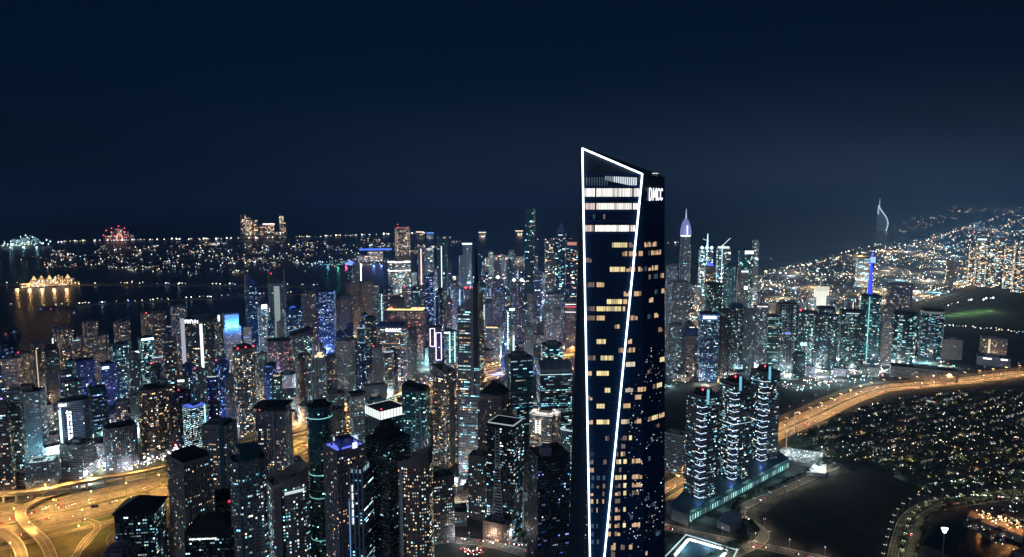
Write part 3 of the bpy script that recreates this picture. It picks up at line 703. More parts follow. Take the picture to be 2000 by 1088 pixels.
    bands = [(376, 15.5, '1141 1162 w,1164.5 1214 w,1215 1235 w,1237.5 1248 w'), (403, 12, '1139 1162 p,1164.5 1234 w,1236 1247 w'), (446, 12, '1142 1160 p,1162 1229 w,1231 1241 w'), (423, 9, '1158 1162 b,1178 1182 d,1242 1243 o')]
    def window(y, hpx, x0, x1, tint):
        Y0 = YF; z = zat(y, Y0)
        for k in range(4):
            a, b, t, nr = seg(k, z); pa, pb = proj(a.x+bx, a.y+by, z)[0], proj(b.x+bx, b.y+by, z)[0]
            l, r_ = max(x0, pa+.3), min(x1, pb-.3)
            if r_-l < 1.5: continue
            hh = hpx*.5*YF/F*1.02; rgb, s = TI[tint]; Vq, Cq = [], []
            f0, f1 = (l-pa)/(pb-pa), (r_-pa)/(pb-pa); m_ = max(1, int((f1-f0)*(b-a).length/1.15))
            base_s = s*random.uniform(.85, 1.15)
            for i in range(m_):
                g0, g1 = f0+(f1-f0)*(i+.05)/m_, f0+(f1-f0)*(i+.95)/m_; p, q = a.lerp(b, g0)+nr*.25, a.lerp(b, g1)+nr*.25
                v = base_s*random.choice((1, 1, .92, .75, .5 if tint in 'yw' else .35))
                cc = tuple(c*v for c in rgb)
                cut = random.uniform(.55, 1) if (tint in 'osd' and random.random() < .35) else 1
                Vq += [(p.x, p.y, z-hh), (q.x, q.y, z-hh), (q.x, q.y, z-hh+2*hh*cut), (p.x, p.y, z-hh+2*hh*cut)]; Cq.append(cc)
            quads('window', np.array(Vq), Cq, glaz, root, stuff=False)
    for y, s in rows:
        for it in s.split(','):
            a, b, t = it.split(); window(y, 9.2 if y < 1065 else 15, float(a), float(b), t)
    for y, h, s in bands:
        for it in s.split(','):
            a, b, t = it.split(); window(y, h, float(a), float(b), t)
    # louvred crown behind the outline
    for i in range(15):
        x0 = 1183+i*4.2; mb = MB(); yb_, yt_ = 346, 350+i*.9
        z0, z1_ = zat(yt_+2, YF), zat(344+i*.2, YF); X0 = xat(x0, YF, z0)-bx
        mb.box(X0, YF-by-.25, (z0+z1_)/2, .7, .3, abs(z1_-z0)); mb.build('crown_louvre', em((.8, .95, 1), .9 if i > 3 else .3), root)
    for i in range(9):
        x0 = 1146+i*5; mb = MB(); z0, z1_ = zat(362, YF), zat(346, YF); mb.box(xat(x0, YF, z0)-bx, YF-by-.25, (z0+z1_)/2, .35, .3, z1_-z0); mb.build('crown_louvre', em((.2, .4, .6), .22), root)
    for y in (341.5, 364, 387, 413, 432, 456):           # dark transoms of the crown storeys
        z = zat(y, YF); a, b, t, nr = seg(1, min(z, tops[2]-.5)); mb = MB(); c = (a+b)/2; mb.box(c.x, c.y-.3, z, (b-a).length*.97, .6, 1.1); mb.build('transom', WALL['blue'], root)
    # glowing outline
    led = em((.80, .93, 1.0), 5.0, True)
    def bar(p, q, r=.41):
        mb = MB(); d = (q-p).normalized(); mb.tube(p, q, r, r, 6); mb.ball(q, r); mb.ball(p, r); mb.build('light_line', led, root)
    o_ = Vector((0, -.75, 0)); bar(P(1, 195)+o_, P(1, tops[1])+o_); bar(P(2, 195)+o_, P(2, tops[2])+o_); bar(P(1, tops[1])+o_, P(2, tops[2])+o_)
    mb = MB(); p = Vector((xat(1280, 405, tops[5])-bx, 405-by, zat(338, 405))); mb.box(p.x, p.y, p.z-.2, 3.4, .6, .35); mb.build('roof_lamp', em((.95, .95, .9), 1.2), root)
    # sign letters on the side face
    z = zat(379.5, 379); a, b, t, nr = seg(3, z); W = (b-a).length; hgt = 6.6
    def letter(ch, u, wd):
        st = .46; mb = MB(); o = a+t*u+nr*.6
        def stroke(pts):
            for (x0, y0), (x1, y1) in zip(pts, pts[1:]):
                A = o+t*(x0*wd)+Vector((0, 0, z-o.z+(y0-.5)*hgt)); B = o+t*(x1*wd)+Vector((0, 0, z-o.z+(y1-.5)*hgt)); mb.tube(A, B, st*.5, n=6); mb.ball(B, st*.5); mb.ball(A, st*.5)
        if ch == 'D': stroke([(0, 0), (0, 1), (.45, 1), (.8, .85), (1, .5), (.8, .15), (.45, 0), (0, 0)])
        if ch == 'M': stroke([(0, 0), (.08, 1), (.5, .25), (.92, 1), (1, 0)])
        if ch == 'C': stroke([(1, .8), (.75, .97), (.4, .97), (.1, .75), (0, .5), (.1, .25), (.4, .03), (.75, .03), (1, .2)])
        ob = mb.build('sign_letter', em((1, 1, 1), 1.8), root)
    pa = proj(a.x+bx, a.y+by, z)[0]; pb = proj(b.x+bx, b.y+by, z)[0]
    for ch, x0, x1 in (('D', 1266.5, 1271), ('M', 1273.5, 1280), ('C', 1282, 1286), ('C', 1288, 1292)):
        letter(ch, (x0-pa)/(pb-pa)*W, (x1-x0)/(pb-pa)*W)
    # glowing dots added on the lower glass to stand for reflected city lights
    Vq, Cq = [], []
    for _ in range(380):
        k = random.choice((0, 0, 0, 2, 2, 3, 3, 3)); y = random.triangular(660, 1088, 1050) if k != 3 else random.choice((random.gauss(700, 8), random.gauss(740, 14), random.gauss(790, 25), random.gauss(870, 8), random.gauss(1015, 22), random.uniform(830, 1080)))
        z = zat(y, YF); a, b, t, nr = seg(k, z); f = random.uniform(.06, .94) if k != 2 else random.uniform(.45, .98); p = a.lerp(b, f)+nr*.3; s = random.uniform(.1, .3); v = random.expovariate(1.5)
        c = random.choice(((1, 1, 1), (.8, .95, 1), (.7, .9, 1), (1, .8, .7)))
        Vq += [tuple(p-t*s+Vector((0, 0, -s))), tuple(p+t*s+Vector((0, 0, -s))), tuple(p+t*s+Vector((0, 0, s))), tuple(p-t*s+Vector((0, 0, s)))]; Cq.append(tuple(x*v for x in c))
    quads('reflection_dots', np.array(Vq), Cq, glaz, root)
    TOWERS.append(dict(x=bx, y=by, rect=(1105, 1300, 288, 1300), short='DMCC skyscraper', label='', hero=True, px=1200, w=45, d=50, H=450))
signature_tower()
# ------------------------------------------------------------------ towers one by one (picture columns, top row, base row)
WH = (1, .97, .92); CY = (.45, .9, 1); BL = (.12, .3, 1); RD = (1, .05, .1); GO = (1, .75, .35)
t = tower
# front row
t(233, 324, 1002, 1160, 'office_tower', 'dark tower with flat pyramid roof standing in front of the golden highway', 'pyramid-roofed dark tower', wall='black', style='glass', pal='cool', p=.2, bright=.45, rot=-22, ratio=.9, ex=[('pyr', 13, 1.1)], roof=False)
t(270, 324, 1036, 1150, 'office_wing', 'lower grey framed wing attached in front of the flat pyramid roofed tower', cat='building', wall='mauve', style='grid', pal='cool', p=.18, rot=-22, ratio=.4)
t(220, 264, 1092, 1180, 'domed_hall', 'hall with ribbed lattice dome at the bottom beside the pyramid roofed tower', 'lattice dome', cat='building', shape='ell', wall='grey', style='glass', roof=False, ex=[('dome', 17, 15, None, 0, 16, 'dark')])
t(336, 416, 903, 1150, 'apartment_tower', 'broad brown grid tower with dark flat roof beside the golden interchange', 'broad grid tower', wall='beige', style='grid', pal='mix', p=.12, rot=24, ratio=1.2, bright=.45, ex=[('box', .8, 6, 'black')])
t(399, 463, 832, 985, 'apartment_tower', 'red brown tower with pale balconies and teal glass corner spine', 'red brown tower with teal corner', wall='brown', style='ribbon', trim='mauve', pal='mix', p=.08, rot=-30, ratio=.8, ex=[('strip', 'f', .82, 6, 'teal', 0, 0, 1.03, 'glass_spine', 2.5), ('box', .7, 5, 'dark')])
t(384, 474, 985, 1120, 'office_block', 'dark terraced office block with a red lit roof edge', 'terraced block with red roof edge', cat='building', shape='chamf', wall='dark', style='ribbon', trim='grey', pal='cool', p=.1, rot=20, ratio=.9, rows=True, ex=[('strip', 'f', .75, 14, RD, 1.0, .985, 1.02, 'red_roof_light', .8), ('red', 4, 1)])
t(368, 476, 1040, 1190, 'office_block', 'black low tower with a dotted row of white lamps under its roof', cat='building', wall='black', style='glass', pal='cool', p=.04, rot=-20, ratio=.9, ex=[('blocks', 'f', .1, .7, .93, 1.4, (.8, 1, .95), 2.2, 11), ('pyr', 9, .9, 'black', .5)])
t(452, 526, 905, 1190, 'apartment_tower', 'tall framed tower with white arched corner grid and dark teal roof box', 'framed tower with arched corner', shape='chamf', wall='mauve', style='ribbon', trim='grey', pal='cool', p=.16, rot=14, ratio=.9, glass=PANE_TEAL, bright=.5, ex=[('box', .62, 14, 'teal'), ('fins', 5, 1.2, 1.0, 'mauve', 'f'), ('mast', 22, .4)])
t(503, 570, 806, 950, 'apartment_tower', 'brown tower with heavy dark cantilevered roof slabs and T shaped frame', 'tower with cantilevered roof slabs', wall='brown', style='grid', trim='mauve', pal='mix', p=.16, rot=-18, ratio=.8, glass=PANE_TEAL, ex=[('shade', 3, 2.2, 7), ('strip', 'f', .62, 3, 'mauve', 0, .3, 1.02, 'frame_post', 2), ('red', 3, 1, 1)])
t(526, 608, 948, 1190, 'apartment_tower', 'beige concave tower with sloping parapet and many cool white windows', 'beige tower with sloping parapet', shape='bow', wall='beige', style='punch', pal='cool', p=.34, rot=15, ratio=.75, bright=.7, ex=[('slant', 14, 'beige'), ('fins', 3, 1.2, 2.4, 'beige', 'f', 0, 1.0, .03, .14), ('strip', 'f', .55, 20, (.8, .97, 1), .8, .93, .95)])
t(604, 652, 800, 1120, 'office_tower', 'dark round glass tower with thin teal light rings', 'dark round tower', shape='ell', ratio=1.0, wall='teal', style='glass', pal='teal', p=.05, glass=PANE_TEAL, rot=0, ex=[('hband', .94, .9, (.3, .9, .9), .8, .3, 'light_ring'), ('hband', .60, .9, (.3, .9, .9), .8, .3, 'light_ring'), ('hband', .46, .9, (.3, .9, .9), .6, .3, 'light_ring'), ('hband', .2, .9, (.3, .9, .9), .5, .3, 'light_ring'), ('box', .5, 6, 'black')])
t(636, 716, 878, 1180, 'apartment_tower', 'purple brown grid tower with glowing blue roof terrace', 'grid tower with blue roof', wall='mauve', style='grid', pal='warm', p=.1, rot=28, ratio=.9, bright=.6, ex=[('box', .45, 9, 'blue'), ('hband', 1.0, .5, (.15, .2, 1), 1.1, -1.2, 'blue_roof_light'), ('strip', 'f', .62, 5, (.6, .65, 1), 2.2, 1.0, 1.035, 'lit_roof_panel', 1)])
t(658, 731, 926, 1180, 'office_tower', 'glass tower with silver vertical fins and bright white stairwell windows', 'silver finned tower', wall='blue', style='glass', glass=PANE_BLUE, pal='cool', p=.09, rot=-24, ratio=.85, bright=.8, rows=True, ex=[('fins', 4, 2.2, 1.8, 'steel', 'f', 0, 1.06, .55, .98), ('blocks', 'f', .60, .66, .62, 3, (.75, .85, 1), 2.2, 5, True, .93), ('glowtop', 5, (.5, .8, 1), .5, .8), ('strip', 'f', .5, 1.2, (.2, .5, 1), .9, 0, .8)])
t(717, 802, 860, 1150, 'apartment_tower', 'nearly black tower with zigzag balconies and a stepped dark roof', 'black zigzag tower', wall='black', style='ribbon', trim='dark', pal='cool', p=.03, rot=45, ratio=1.0, ex=[('box', .6, 10, 'black'), ('box', .35, 18, 'black')])
t(776, 848, 908, 1190, 'apartment_tower', 'brown concave tower with curved sloping roof edge and pale vertical groove', 'brown tower with curved roof edge', shape='bow', wall='brown', style='punch', pal='mix', p=.3, rot=-16, ratio=.75, bright=.6, ex=[('slant', 13, 'brown'), ('strip', 'f', .16, 3.2, 'white', 0, 0, .97, 'pale_groove', 1.4)])
t(950, 1024, 832, 1048, 'apartment_tower', 'black tower with white ladder frame flaring down its front', 'black tower with white ladder', wall='black', style='glass', pal='cool', p=.13, rot=-25, ratio=.85, ex=[('ladder', 20, 5.5, .0, 1.0, 4.1, .42), ('glowtop', 3, (.7, .85, .95), .55, .92, False), ('fins', 1, 1.5, 1.2, 'white', 'r', .0, .45, .9, .9)])
t(944, 1010, 1024, 1058, 'podium', 'brown stone podium at the foot of the white ladder tower', cat='building', wall='brown', style='grid', pal='warm', p=.2, rot=-25, ratio=.9)
t(1030, 1112, 892, 1120, 'apartment_tower', 'dark banded tower with balcony tiers right in front of the DMCC skyscraper', 'dark banded tower', wall='black', style='ribbon', trim='dark', pal='blue', p=.05, rot=22, ratio=.85, ex=[('box', .3, 9, 'mauve', -.18, -.2), ('box', .5, 6, 'black', .15, .1)])
t(1032, 1097, 812, 905, 'hotel_tower', 'pale stepped tower with bright white stripes and lit roof rim', 'pale stepped tower', wall='white', style='ribbon', trim='white', pal='warm', p=.14, rot=-14, ratio=.8, shape='notch', ex=[('hband', 1.0, .8, (1, .92, .85), 1.2, .5, 'lit_rim'), ('outline', 'f', .22, .46, .62, .9, (1, .9, .75), .2, 1.0), ('blocks', 'f', .25, .44, .62, 1, (1, .93, .8), 2.5, 8, True, .9), ('flood', 8, -22, 30, (1, .8, .6), 9000)])
# second row
t(846, 893, 728, 912, 'apartment_tower', 'tall slim tower, beige side and teal lit side, beside the mast tower', 'beige and teal slab tower', wall='mauve', style='ribbon', trim='beige', pal='warm', p=.26, rot=-38, ratio=1.0, bright=.5, ex=[('strip', 'r', .5, 14, 'teal', 0, .05, .9, 'teal_glazing', .6), ('slant', 10, 'beige', True)])
t(895, 945, 600, 935, 'office_tower', 'very tall grey tower with sail shaped shoulder and slender rooftop mast', 'tall mast tower', wall='grey', style='fins', trim='mauve', pal='mix', p=.2, rot=-14, ratio=.8, bright=.6, rows=True, roof=False, ex=[('slant', 22, 'grey'), ('fins', 1, 7, 7.5, 'dark', 'f', .66, 1.14, .88, .88), ('strip', 'f', .68, 5, 'mauve', 0, .5, 1.1, 'stone_pier', 3), ('mast', 62, 4.2, .38, -.58, 'black', 0, 30), ('hband', .66, 1.6, (.6, 1, .9), .9, .3), ('hband', .64, 1.2, (.6, 1, .9), .8, .3)])
t(934, 1001, 772, 1000, 'hotel_tower', 'brown tower with dark pyramid roof and arched top storeys', 'brown pyramid-roofed tower', wall='brown', style='grid', pal='mix', p=.13, rot=-28, ratio=.9, tiers=[(1, 1, 0, .93), (.86, .86, .93, 1)], ex=[('pyr', 13, 1.05, 'black', .35), ('box', .3, 17, 'black')])
t(683, 714, 776, 905, 'apartment_tower', 'beige windowed tower with dark slab roof just behind the blue roofed tower', wall='beige', style='punch', pal='cool', p=.28, rot=20, ratio=.9, ex=[('shade', 1, 1.5, 5)])
t(711, 756, 780, 890, 'office_tower', 'dark teal tower topped by a big arched gateway opening', 'arched gateway tower', wall='teal', style='glass', trim='grey', glass=PANE_TEAL, pal='teal', p=.08, rot=10, ratio=.45, roof=False, ex=[('arch', 24, 'grey')])
t(714, 794, 815, 925, 'office_tower', 'square tower with brilliantly lit white glass crown', 'white crowned tower', wall='teal', style='fins', glass=PANE_TEAL, pal='cool', p=.1, rot=32, ratio=.95, roof=False, ex=[('glowtop', 13, (.92, 1, .96), 1.25, 1.0), ('mast', 10, .3, 0, 0, None, 0, 12), ('red', 15, 1)])
t(786, 841, 764, 935, 'office_tower', 'dark teal tower with steel lattice triangle climbing one side', 'lattice sided tower', wall='teal', style='glass', glass=PANE_TEAL, pal='teal', p=.12, rot=-16, ratio=.9, roof=False, ex=[('lattice', -.0, 1.0, 17, 4, .72, 11), ('slant', 9, 'black', True), ('box', .9, 3, 'black')])
t(985, 1041, 700, 850, 'office_tower', 'blue green office tower with lit storey bands and grey flank slab', 'blue green banded tower', wall='teal', style='ribbon', trim='teal', glass=PANE_TEAL, pal='cool', p=.14, rot=18, ratio=.9, rows=True, ex=[('box', .6, 8, 'grey'), ('strip', 'l', .5, 9, 'grey', 0, 0, 1.04, 'flank_slab', 1.2)])
t(1047, 1117, 728, 850, 'office_tower', 'dark office tower with ribbed barrel vaulted glass roof', 'barrel roofed tower', shape='rect', wall='dark', style='glass', pal='cool', p=.2, rot=10, ratio=.75, rows=True, roof=False, ex=[('barrel', 17, 'steel'), ('hband', .97, .9, (.7, .95, 1), 1.0, .5)])
t(1055, 1101, 676, 790, 'office_tower', 'squat teal office tower with bright turquoise storey bands', 'turquoise banded office', shape='chamf', wall='teal', style='glass', glass=PANE_TEAL, pal='teal', p=.3, rot=10, ratio=.9, rows=True, bright=1.0, ex=[('box', .5, 7, 'grey')])
# beside the viaduct on the left
t(-6, 24, 793, 957, 'apartment_tower', 'brown tower at the picture edge above warmly lit shops', 'brown edge tower', wall='brown', style='ribbon', trim='beige', pal='mix', p=.12, rot=-22)
t(22, 47, 765, 948, 'apartment_tower', 'slim tower with thick white horizontal balcony stripes', 'white striped tower', wall='grey', style='ribbon', trim='white', pal='cool', p=.12, rot=-20)
t(40, 88, 768, 893, 'apartment_tower', 'brown grey tower with square setback penthouse near the marina', wall='mauve', style='punch', pal='cool', p=.2, rot=-18, ex=[('box', .5, 12, 'brown', -.1, -.1)])
t(56, 112, 905, 952, 'office_block', 'low grey block with brightly floodlit teal roof deck', 'floodlit roof block', cat='building', wall='white', style='grid', pal='cool', p=.2, rot=-14, ratio=.8, ex=[('flood', 0, 0, 58, (.6, 1, 1), 26000), ('hband', 1., .6, (.7, 1, 1), .5, -3, 'roof_deck_light')])
t(120, 177, 786, 888, 'office_tower', 'blue glass tower with vertical white sign letters down its front', 'vertical sign tower', shape='chamf', wall='blue', style='ribbon', trim='steel', glass=PANE_BLUE, pal='blue', p=.08, rot=-8, ratio=.8, ex=[('blocks', 'f', .28, .42, .2, 3, (.92, .96, 1), 3.5, 9, True, .86), ('strip', 'f', .06, 3.2, (.55, .9, 1), 1.9, .15, .88), ('blocks', 'f', .03, .3, .965, 5, WH, 3.5, 4)])
t(124, 184, 870, 934, 'office_block', 'mid rise block washed in blue light with grey striped side', 'blue washed mid rise', cat='building', wall='mauve', style='ribbon', trim='grey', pal='cool', p=.07, rot=-35, ratio=1.0, ex=[('flood', -26, -24, 5, (.1, .25, 1), 30000), ('flood', -30, 6, 5, (.1, .3, 1), 20000)])
t(207, 266, 838, 922, 'hotel_tower', 'dark concave hotel with curved dark roof above brilliantly white street', 'concave dark hotel', shape='bow', wall='dark', style='grid', trim='mauve', pal='cool', p=.22, rot=8, ratio=.7, ex=[('box', .8, 4, 'black')])
t(250, 279, 775, 850, 'apartment_tower', 'cream tower with dense square windows beside the rounded brown tower', wall='white', style='punch', pal='warm', p=.08, rot=12)
t(275, 329, 764, 900, 'apartment_tower', 'rounded brown tower with banded balconies and dark round roof', 'rounded brown tower', shape='ell', ratio=.8, wall='brown', style='ribbon', trim='brown', pal='warm', p=.16, bright=.6, ex=[('box', .55, 6, 'black')])
t(360, 402, 795, 880, 'hotel_tower', 'dark tower studded with white dots and a bright blue corner line', 'dotted tower with blue line', wall='black', style='punch', pal='cool', p=.85, bright=1.1, rot=30, ratio=.9, ex=[('strip', 'f', .9, 1.7, (.25, .65, 1), 3.2), ('hband', 1.0, 1.4, (.1, .2, 1), 1.0, .2)])
t(458, 498, 684, 850, 'apartment_tower', 'tall round banded tower with a red lit top', 'round banded tower', shape='ell', ratio=1.0, wall='grey', style='ribbon', trim='grey', pal='mix', p=.3, bright=.6, ex=[('red', 4, 3, 1.6), ('box', .5, 6, 'dark')])
# marina and beach towers
t(8, 42, 702, 800, 'apartment_tower', 'pinkish apartment tower nearest the dark sea on the shore', wall='mauve', style='punch', pal='warm', p=.2, rot=-20)
t(38, 64, 692, 790, 'apartment_tower', 'beige shore tower carrying a single red roof lamp', wall='beige', style='punch', pal='warm', p=.14, rot=-20, ex=[('red', 4, 1, 1.4)])
t(66, 106, 672, 772, 'apartment_tower', 'brown shore tower with thin white sign line at its top', wall='brown', style='punch', pal='warm', p=.1, rot=14, ex=[('strip', 'f', .9, 2, (.7, .8, 1), 2.2, .9, 1.08), ('strip', 'f', .05, 1.5, (.9, .75, .6), .9, 0, .9)])
t(90, 116, 684, 790, 'apartment_tower', 'narrow dark tower with a small green lamp below its dark roof', wall='dark', style='punch', pal='teal', p=.1, rot=10, ex=[('box', .7, 10, 'black')])
t(107, 145, 642, 765, 'apartment_tower', 'tall mauve beach tower speckled with warm windows and flat crown', 'speckled mauve beach tower', shape='notch', wall='mauve', style='punch', pal='warm', p=.3, rot=14)
t(154, 205, 632, 765, 'apartment_tower', 'beige beach tower stepping up to a narrow square top', 'stepped beige beach tower', shape='notch', wall='beige', style='punch', pal='warm', p=.24, rot=14, tiers=[(1, 1, 0, .8), (.58, .6, .8, 1)], ex=[('flood', -6, -14, 120, (1, .8, .6), 3000)])
t(150, 184, 706, 800, 'office_tower', 'dark indigo tower with dim violet windows in front of the beach towers', wall='blue', style='glass', glass=PANE_BLUE, pal='blue', p=.14, rot=10, bright=.3)
t(197, 226, 712, 795, 'office_tower', 'short blue glass tower with a single bright white sign near the top', wall='blue', style='glass', glass=PANE_BLUE, pal='blue', p=.14, rot=10, ex=[('strip', 'f', .3, 12, (.75, .95, 1), 2.5, .9, .955, 'lit_sign')])
t(220, 252, 674, 788, 'apartment_tower', 'teal lit glass tower with slanted lamp on its roof', wall='teal', style='ribbon', glass=PANE_TEAL, pal='teal', p=.24, rot=12, trim='teal')
t(225, 256, 630, 745, 'apartment_tower', 'beige beach tower rising behind the teal lit glass tower', shape='notch', wall='beige', style='punch', pal='warm', p=.18, rot=14)
t(273, 303, 661, 765, 'office_tower', 'teal tower under a big glowing white rooftop sign', 'teal tower with white sign', wall='teal', style='glass', glass=PANE_TEAL, pal='teal', p=.34, rot=10, ex=[('strip', 'f', .5, 24, (.85, .97, 1), 3.2, .965, 1.0, 'lit_sign', 1.0)])
t(278, 327, 614, 742, 'apartment_tower', 'broad tall beige beach tower with red roof lamp', 'broad beige beach tower', shape='notch', wall='beige', style='punch', pal='warm', p=.13, rot=14, ex=[('red', 4, 1, 1.6)])
t(336, 368, 600, 748, 'apartment_tower', 'mauve beach tower directly beside the twin white strip tower', shape='notch', wall='mauve', style='punch', pal='mix', p=.15, rot=14)
t(361, 435, 625, 795, 'hotel_tower', 'wide dark tower with two tall glowing white vertical strips', 'twin white strip tower', wall='dark', style='ribbon', trim='dark', pal='mix', p=.12, rot=-24, ratio=.7, glass=PANE_TEAL, ex=[('strip', 'f', .05, 7, (.78, .82, .95), .45, 0, 1.02, 'pale_pylon', 3), ('strip', 'f', .62, 5, (.97, .97, .93), 1.3, 0, .96, 'white_pylon', 3), ('blocks', 'f', .10, .55, .985, 7, WH, 3.2, 3), ('strip', 'r', .6, 8, WH, 3, .96, 1.03, 'lit_sign'), ('box', .4, 9, 'teal')])
t(434, 472, 640, 760, 'apartment_tower', 'beige tower under an electric blue floodlit square crown', 'blue crowned tower', wall='beige', style='punch', pal='warm', p=.14, rot=12, ratio=.9, ex=[('box', .8, 30, 'white', 0, 0, 'crown'), ('glowtop', .1, BL, .1, .9, False), ('flood', -9, -24, 146, (.05, .28, 1), 90000), ('flood', 9, -24, 146, (.05, .28, 1), 90000), ('strip', 'f', .3, 6, (.4, .65, 1), 2.0, 1.0, 1.02, 'blue_floodlight'), ('strip', 'f', .7, 6, (.4, .65, 1), 2.0, 1.0, 1.02, 'blue_floodlight')])
t(480, 506, 556, 690, 'apartment_tower', 'slender blue grey tower with sweeping curved fin top', wall='blue', style='glass', glass=PANE_BLUE, pal='teal', p=.1, rot=12, ex=[('slant', 30, 'blue', True)])
t(526, 559, 555, 690, 'office_tower', 'pale glowing tower split by a lit glass shaft with dark swept top', 'lit shaft tower', wall='steel', style='fins', pal='cool', p=.05, rot=8, ex=[('strip', 'f', .42, 15, (.55, .72, .66), .42, .0, .97, 'lit_glass_shaft', 1.5), ('slant', 26, 'dark', True), ('strip', 'f', .92, 3, 'steel', 0, .3, 1.2, 'side_fin', 3), ('red', 30, 1, 2), ('mast', 40, .8, -.2)])
t(505, 528, 600, 700, 'office_tower', 'bright silver tower with floodlit white top beside the lit shaft tower', wall='steel', style='glass', pal='cool', p=.3, rot=8, bright=.7, ex=[('strip', 'f', .5, 14, (.9, 1, 1), 2.6, .97, 1.05, 'floodlit_top')])
t(556, 592, 606, 700, 'office_tower', 'dark indigo tower with royal blue lamp glow at its crown', wall='blue', style='glass', glass=PANE_BLUE, pal='cool', p=.16, rot=10, ex=[('dome', 10, 9, (.05, .15, 1), .7)])
t(590, 622, 574, 688, 'apartment_tower', 'warm brown tower with red lit side near the lit shaft tower', wall='brown', style='punch', pal='warm', p=.06, rot=-12, ex=[('flood', 10, -28, 40, (1, .35, .2), 2500)])
t(620, 656, 570, 690, 'office_tower', 'deep blue tower sprinkled with blue and white windows', 'deep blue speckled tower', wall='blue', style='glass', glass=PANE_BLUE, pal='blue', p=.3, rot=-10, bright=.7)
t(654, 690, 580, 680, 'apartment_tower', 'grey beach tower, widest of the beige beach tower row', shape='notch', wall='mauve', style='punch', pal='warm', p=.07, rot=12)
t(676, 704, 556, 668, 'apartment_tower', 'beige beach tower with flat dark cap behind the deep blue speckled tower', shape='notch', wall='beige', style='punch', pal='warm', p=.06, rot=12)
t(700, 730, 552, 664, 'apartment_tower', 'beige beach tower beside the tall pale slab with a white light line', shape='notch', wall='beige', style='punch', pal='warm', p=.06, rot=12)
t(690, 706, 515, 620, 'hotel_tower', 'pale tall slab tower with white vertical light line on its edge', 'pale slab with light line', wall='white', style='punch', pal='cool', p=.03, rot=10, ex=[('strip', 'f', .95, 4, (1, .92, .9), 2.6, .2, 1.0)])
t(680, 690, 516, 615, 'observation_tower', 'slim round tower with glowing blue disc top', shape='ell', ratio=1, wall='dark', style='punch', pal='cool', p=.1, ex=[('dome', 20, 9, (.2, .28, 1), 1.6), ('hband', .99, 4, (.25, .3, 1), 1.8, 8, 'blue_disc')])
t(610, 640, 700, 800, 'apartment_tower', 'pale ribbed tower under a golden lit lantern crown', 'golden lantern tower', wall='mauve', style='fins', trim='white', pal='cool', p=.12, rot=-10, ex=[('glowtop', 5, (1, .8, .5), 1.6, .6), ('dome', 5, 6, (1, .78, .45), 1.2, 0, 'white', 5), ('mast', 26, .5, 0, 0, (1, .85, .6), .8, 5)])
t(632, 658, 700, 795, 'apartment_tower', 'brown residential tower tucked between golden lantern tower and white grid tower', wall='mauve', style='punch', pal='warm', p=.25, rot=-10)
t(656, 694, 668, 795, 'apartment_tower', 'white framed grid tower with open top frames', 'white grid tower', wall='mauve', style='grid', trim='white', pal='mix', p=.12, rot=-32, ratio=.9)
t(566, 612, 656, 730, 'office_block', 'dark domed roof block with teal windows in front of marina', cat='building', wall='dark', style='glass', pal='teal', p=.16, rot=10, ex=[('slant', 16, 'black'), ('box', .8, 6, 'black')])
t(522, 570, 668, 735, 'hotel_tower', 'low curved dark hotel sprinkled with red window lights', cat='building', shape='bow', wall='dark', style='glass', pal='red', p=.22, rot=6)
t(734, 801, 640, 745, 'office_tower', 'brown office tower carrying a white DAMAC sign over blue glass', 'DAMAC sign tower', shape='chamf', wall='brown', style='fins', trim='mauve', pal='mix', p=.2, rot=-14, ratio=.75, rows=True, bright=.9, ex=[('box', .92, 6, 'blue'), ('text', 'f', .62, .955, 11, 'DAMAC', (.9, .97, 1), 3.0, .95), ('strip', 'f', .62, 34, (.04, .16, .32), .35, .9, .97, 'blue_panel', .3), ('blocks', 'f', .15, .85, .06, 9, (1, .9, .7), 1.8, 6)])
t(757, 831, 606, 705, 'hotel_tower', 'wide brown tower topped by a yellow light line and red corner lamps', 'yellow topped wide tower', wall='brown', style='fins', trim='brown', pal='red', p=.3, rot=-12, ratio=.4, bright=.45, ex=[('hband', 1.0, 1.8, (1, .8, .3), 1.6, .6), ('red', 6, 2, 3.2, RD, 4), ('box', .4, 30, 'dark', -.25, .1)])
t(712, 736, 622, 725, 'office_tower', 'plain grey blue tower squeezed beside the DAMAC sign tower', wall='teal', style='glass', glass=PANE_TEAL, pal='mix', p=.14, rot=10)
t(827, 853, 680, 706, 'parking_block', 'blank brown cube block with white uplights at its foot', cat='building', wall='beige', style='punch', p=0, rot=8, ex=[('blocks', 'f', .2, .8, .08, 4, WH, 2.5, 4), ('flood', 0, -20, 5, (1, .8, .65), 3500)])
t(836, 863, 640, 712, 'office_tower', 'dark tower drawn in violet neon rectangles', 'violet neon tower', wall='dark', style='glass', glass=PANE_BLUE, pal='blue', p=.06, rot=4, ratio=.7, ex=[('outline', 'f', .12, .46, .5, .98, (.72, .6, 1), 2.6, 2.0), ('outline', 'f', .55, .95, .12, .86, (.72, .62, 1), 2.4, 2.0)])
t(868, 892, 648, 714, 'office_tower', 'teal glowing tower with turquoise neon edge lines', 'turquoise neon tower', wall='teal', style='ribbon', glass=PANE_TEAL, trim='teal', pal='teal', p=.4, rot=-10, ex=[('strip', 'f', .5, 2.6, (.6, 1, 1), 3.0), ('strip', 'f', .97, 2.6, (.4, 1, 1), 3.0), ('strip', 'f', .22, 14, (.8, 1, 1), 3, .95, .99, 'lit_sign')])
t(832, 851, 540, 700, 'office_tower', 'slim dark blue tower with wavy top and blue window streaks', wall='blue', style='glass', glass=PANE_BLUE, pal='blue', p=.25, rot=-12, ex=[('slant', 14, 'blue')])
t(946, 980, 640, 702, 'apartment_tower', 'pale stepped apartment block with gold lit roof garden', wall='white', style='punch', pal='mix', p=.15, rot=-10, ex=[('blocks', 'f', .1, .9, 1.01, 4, GO, 1.8, 8)])
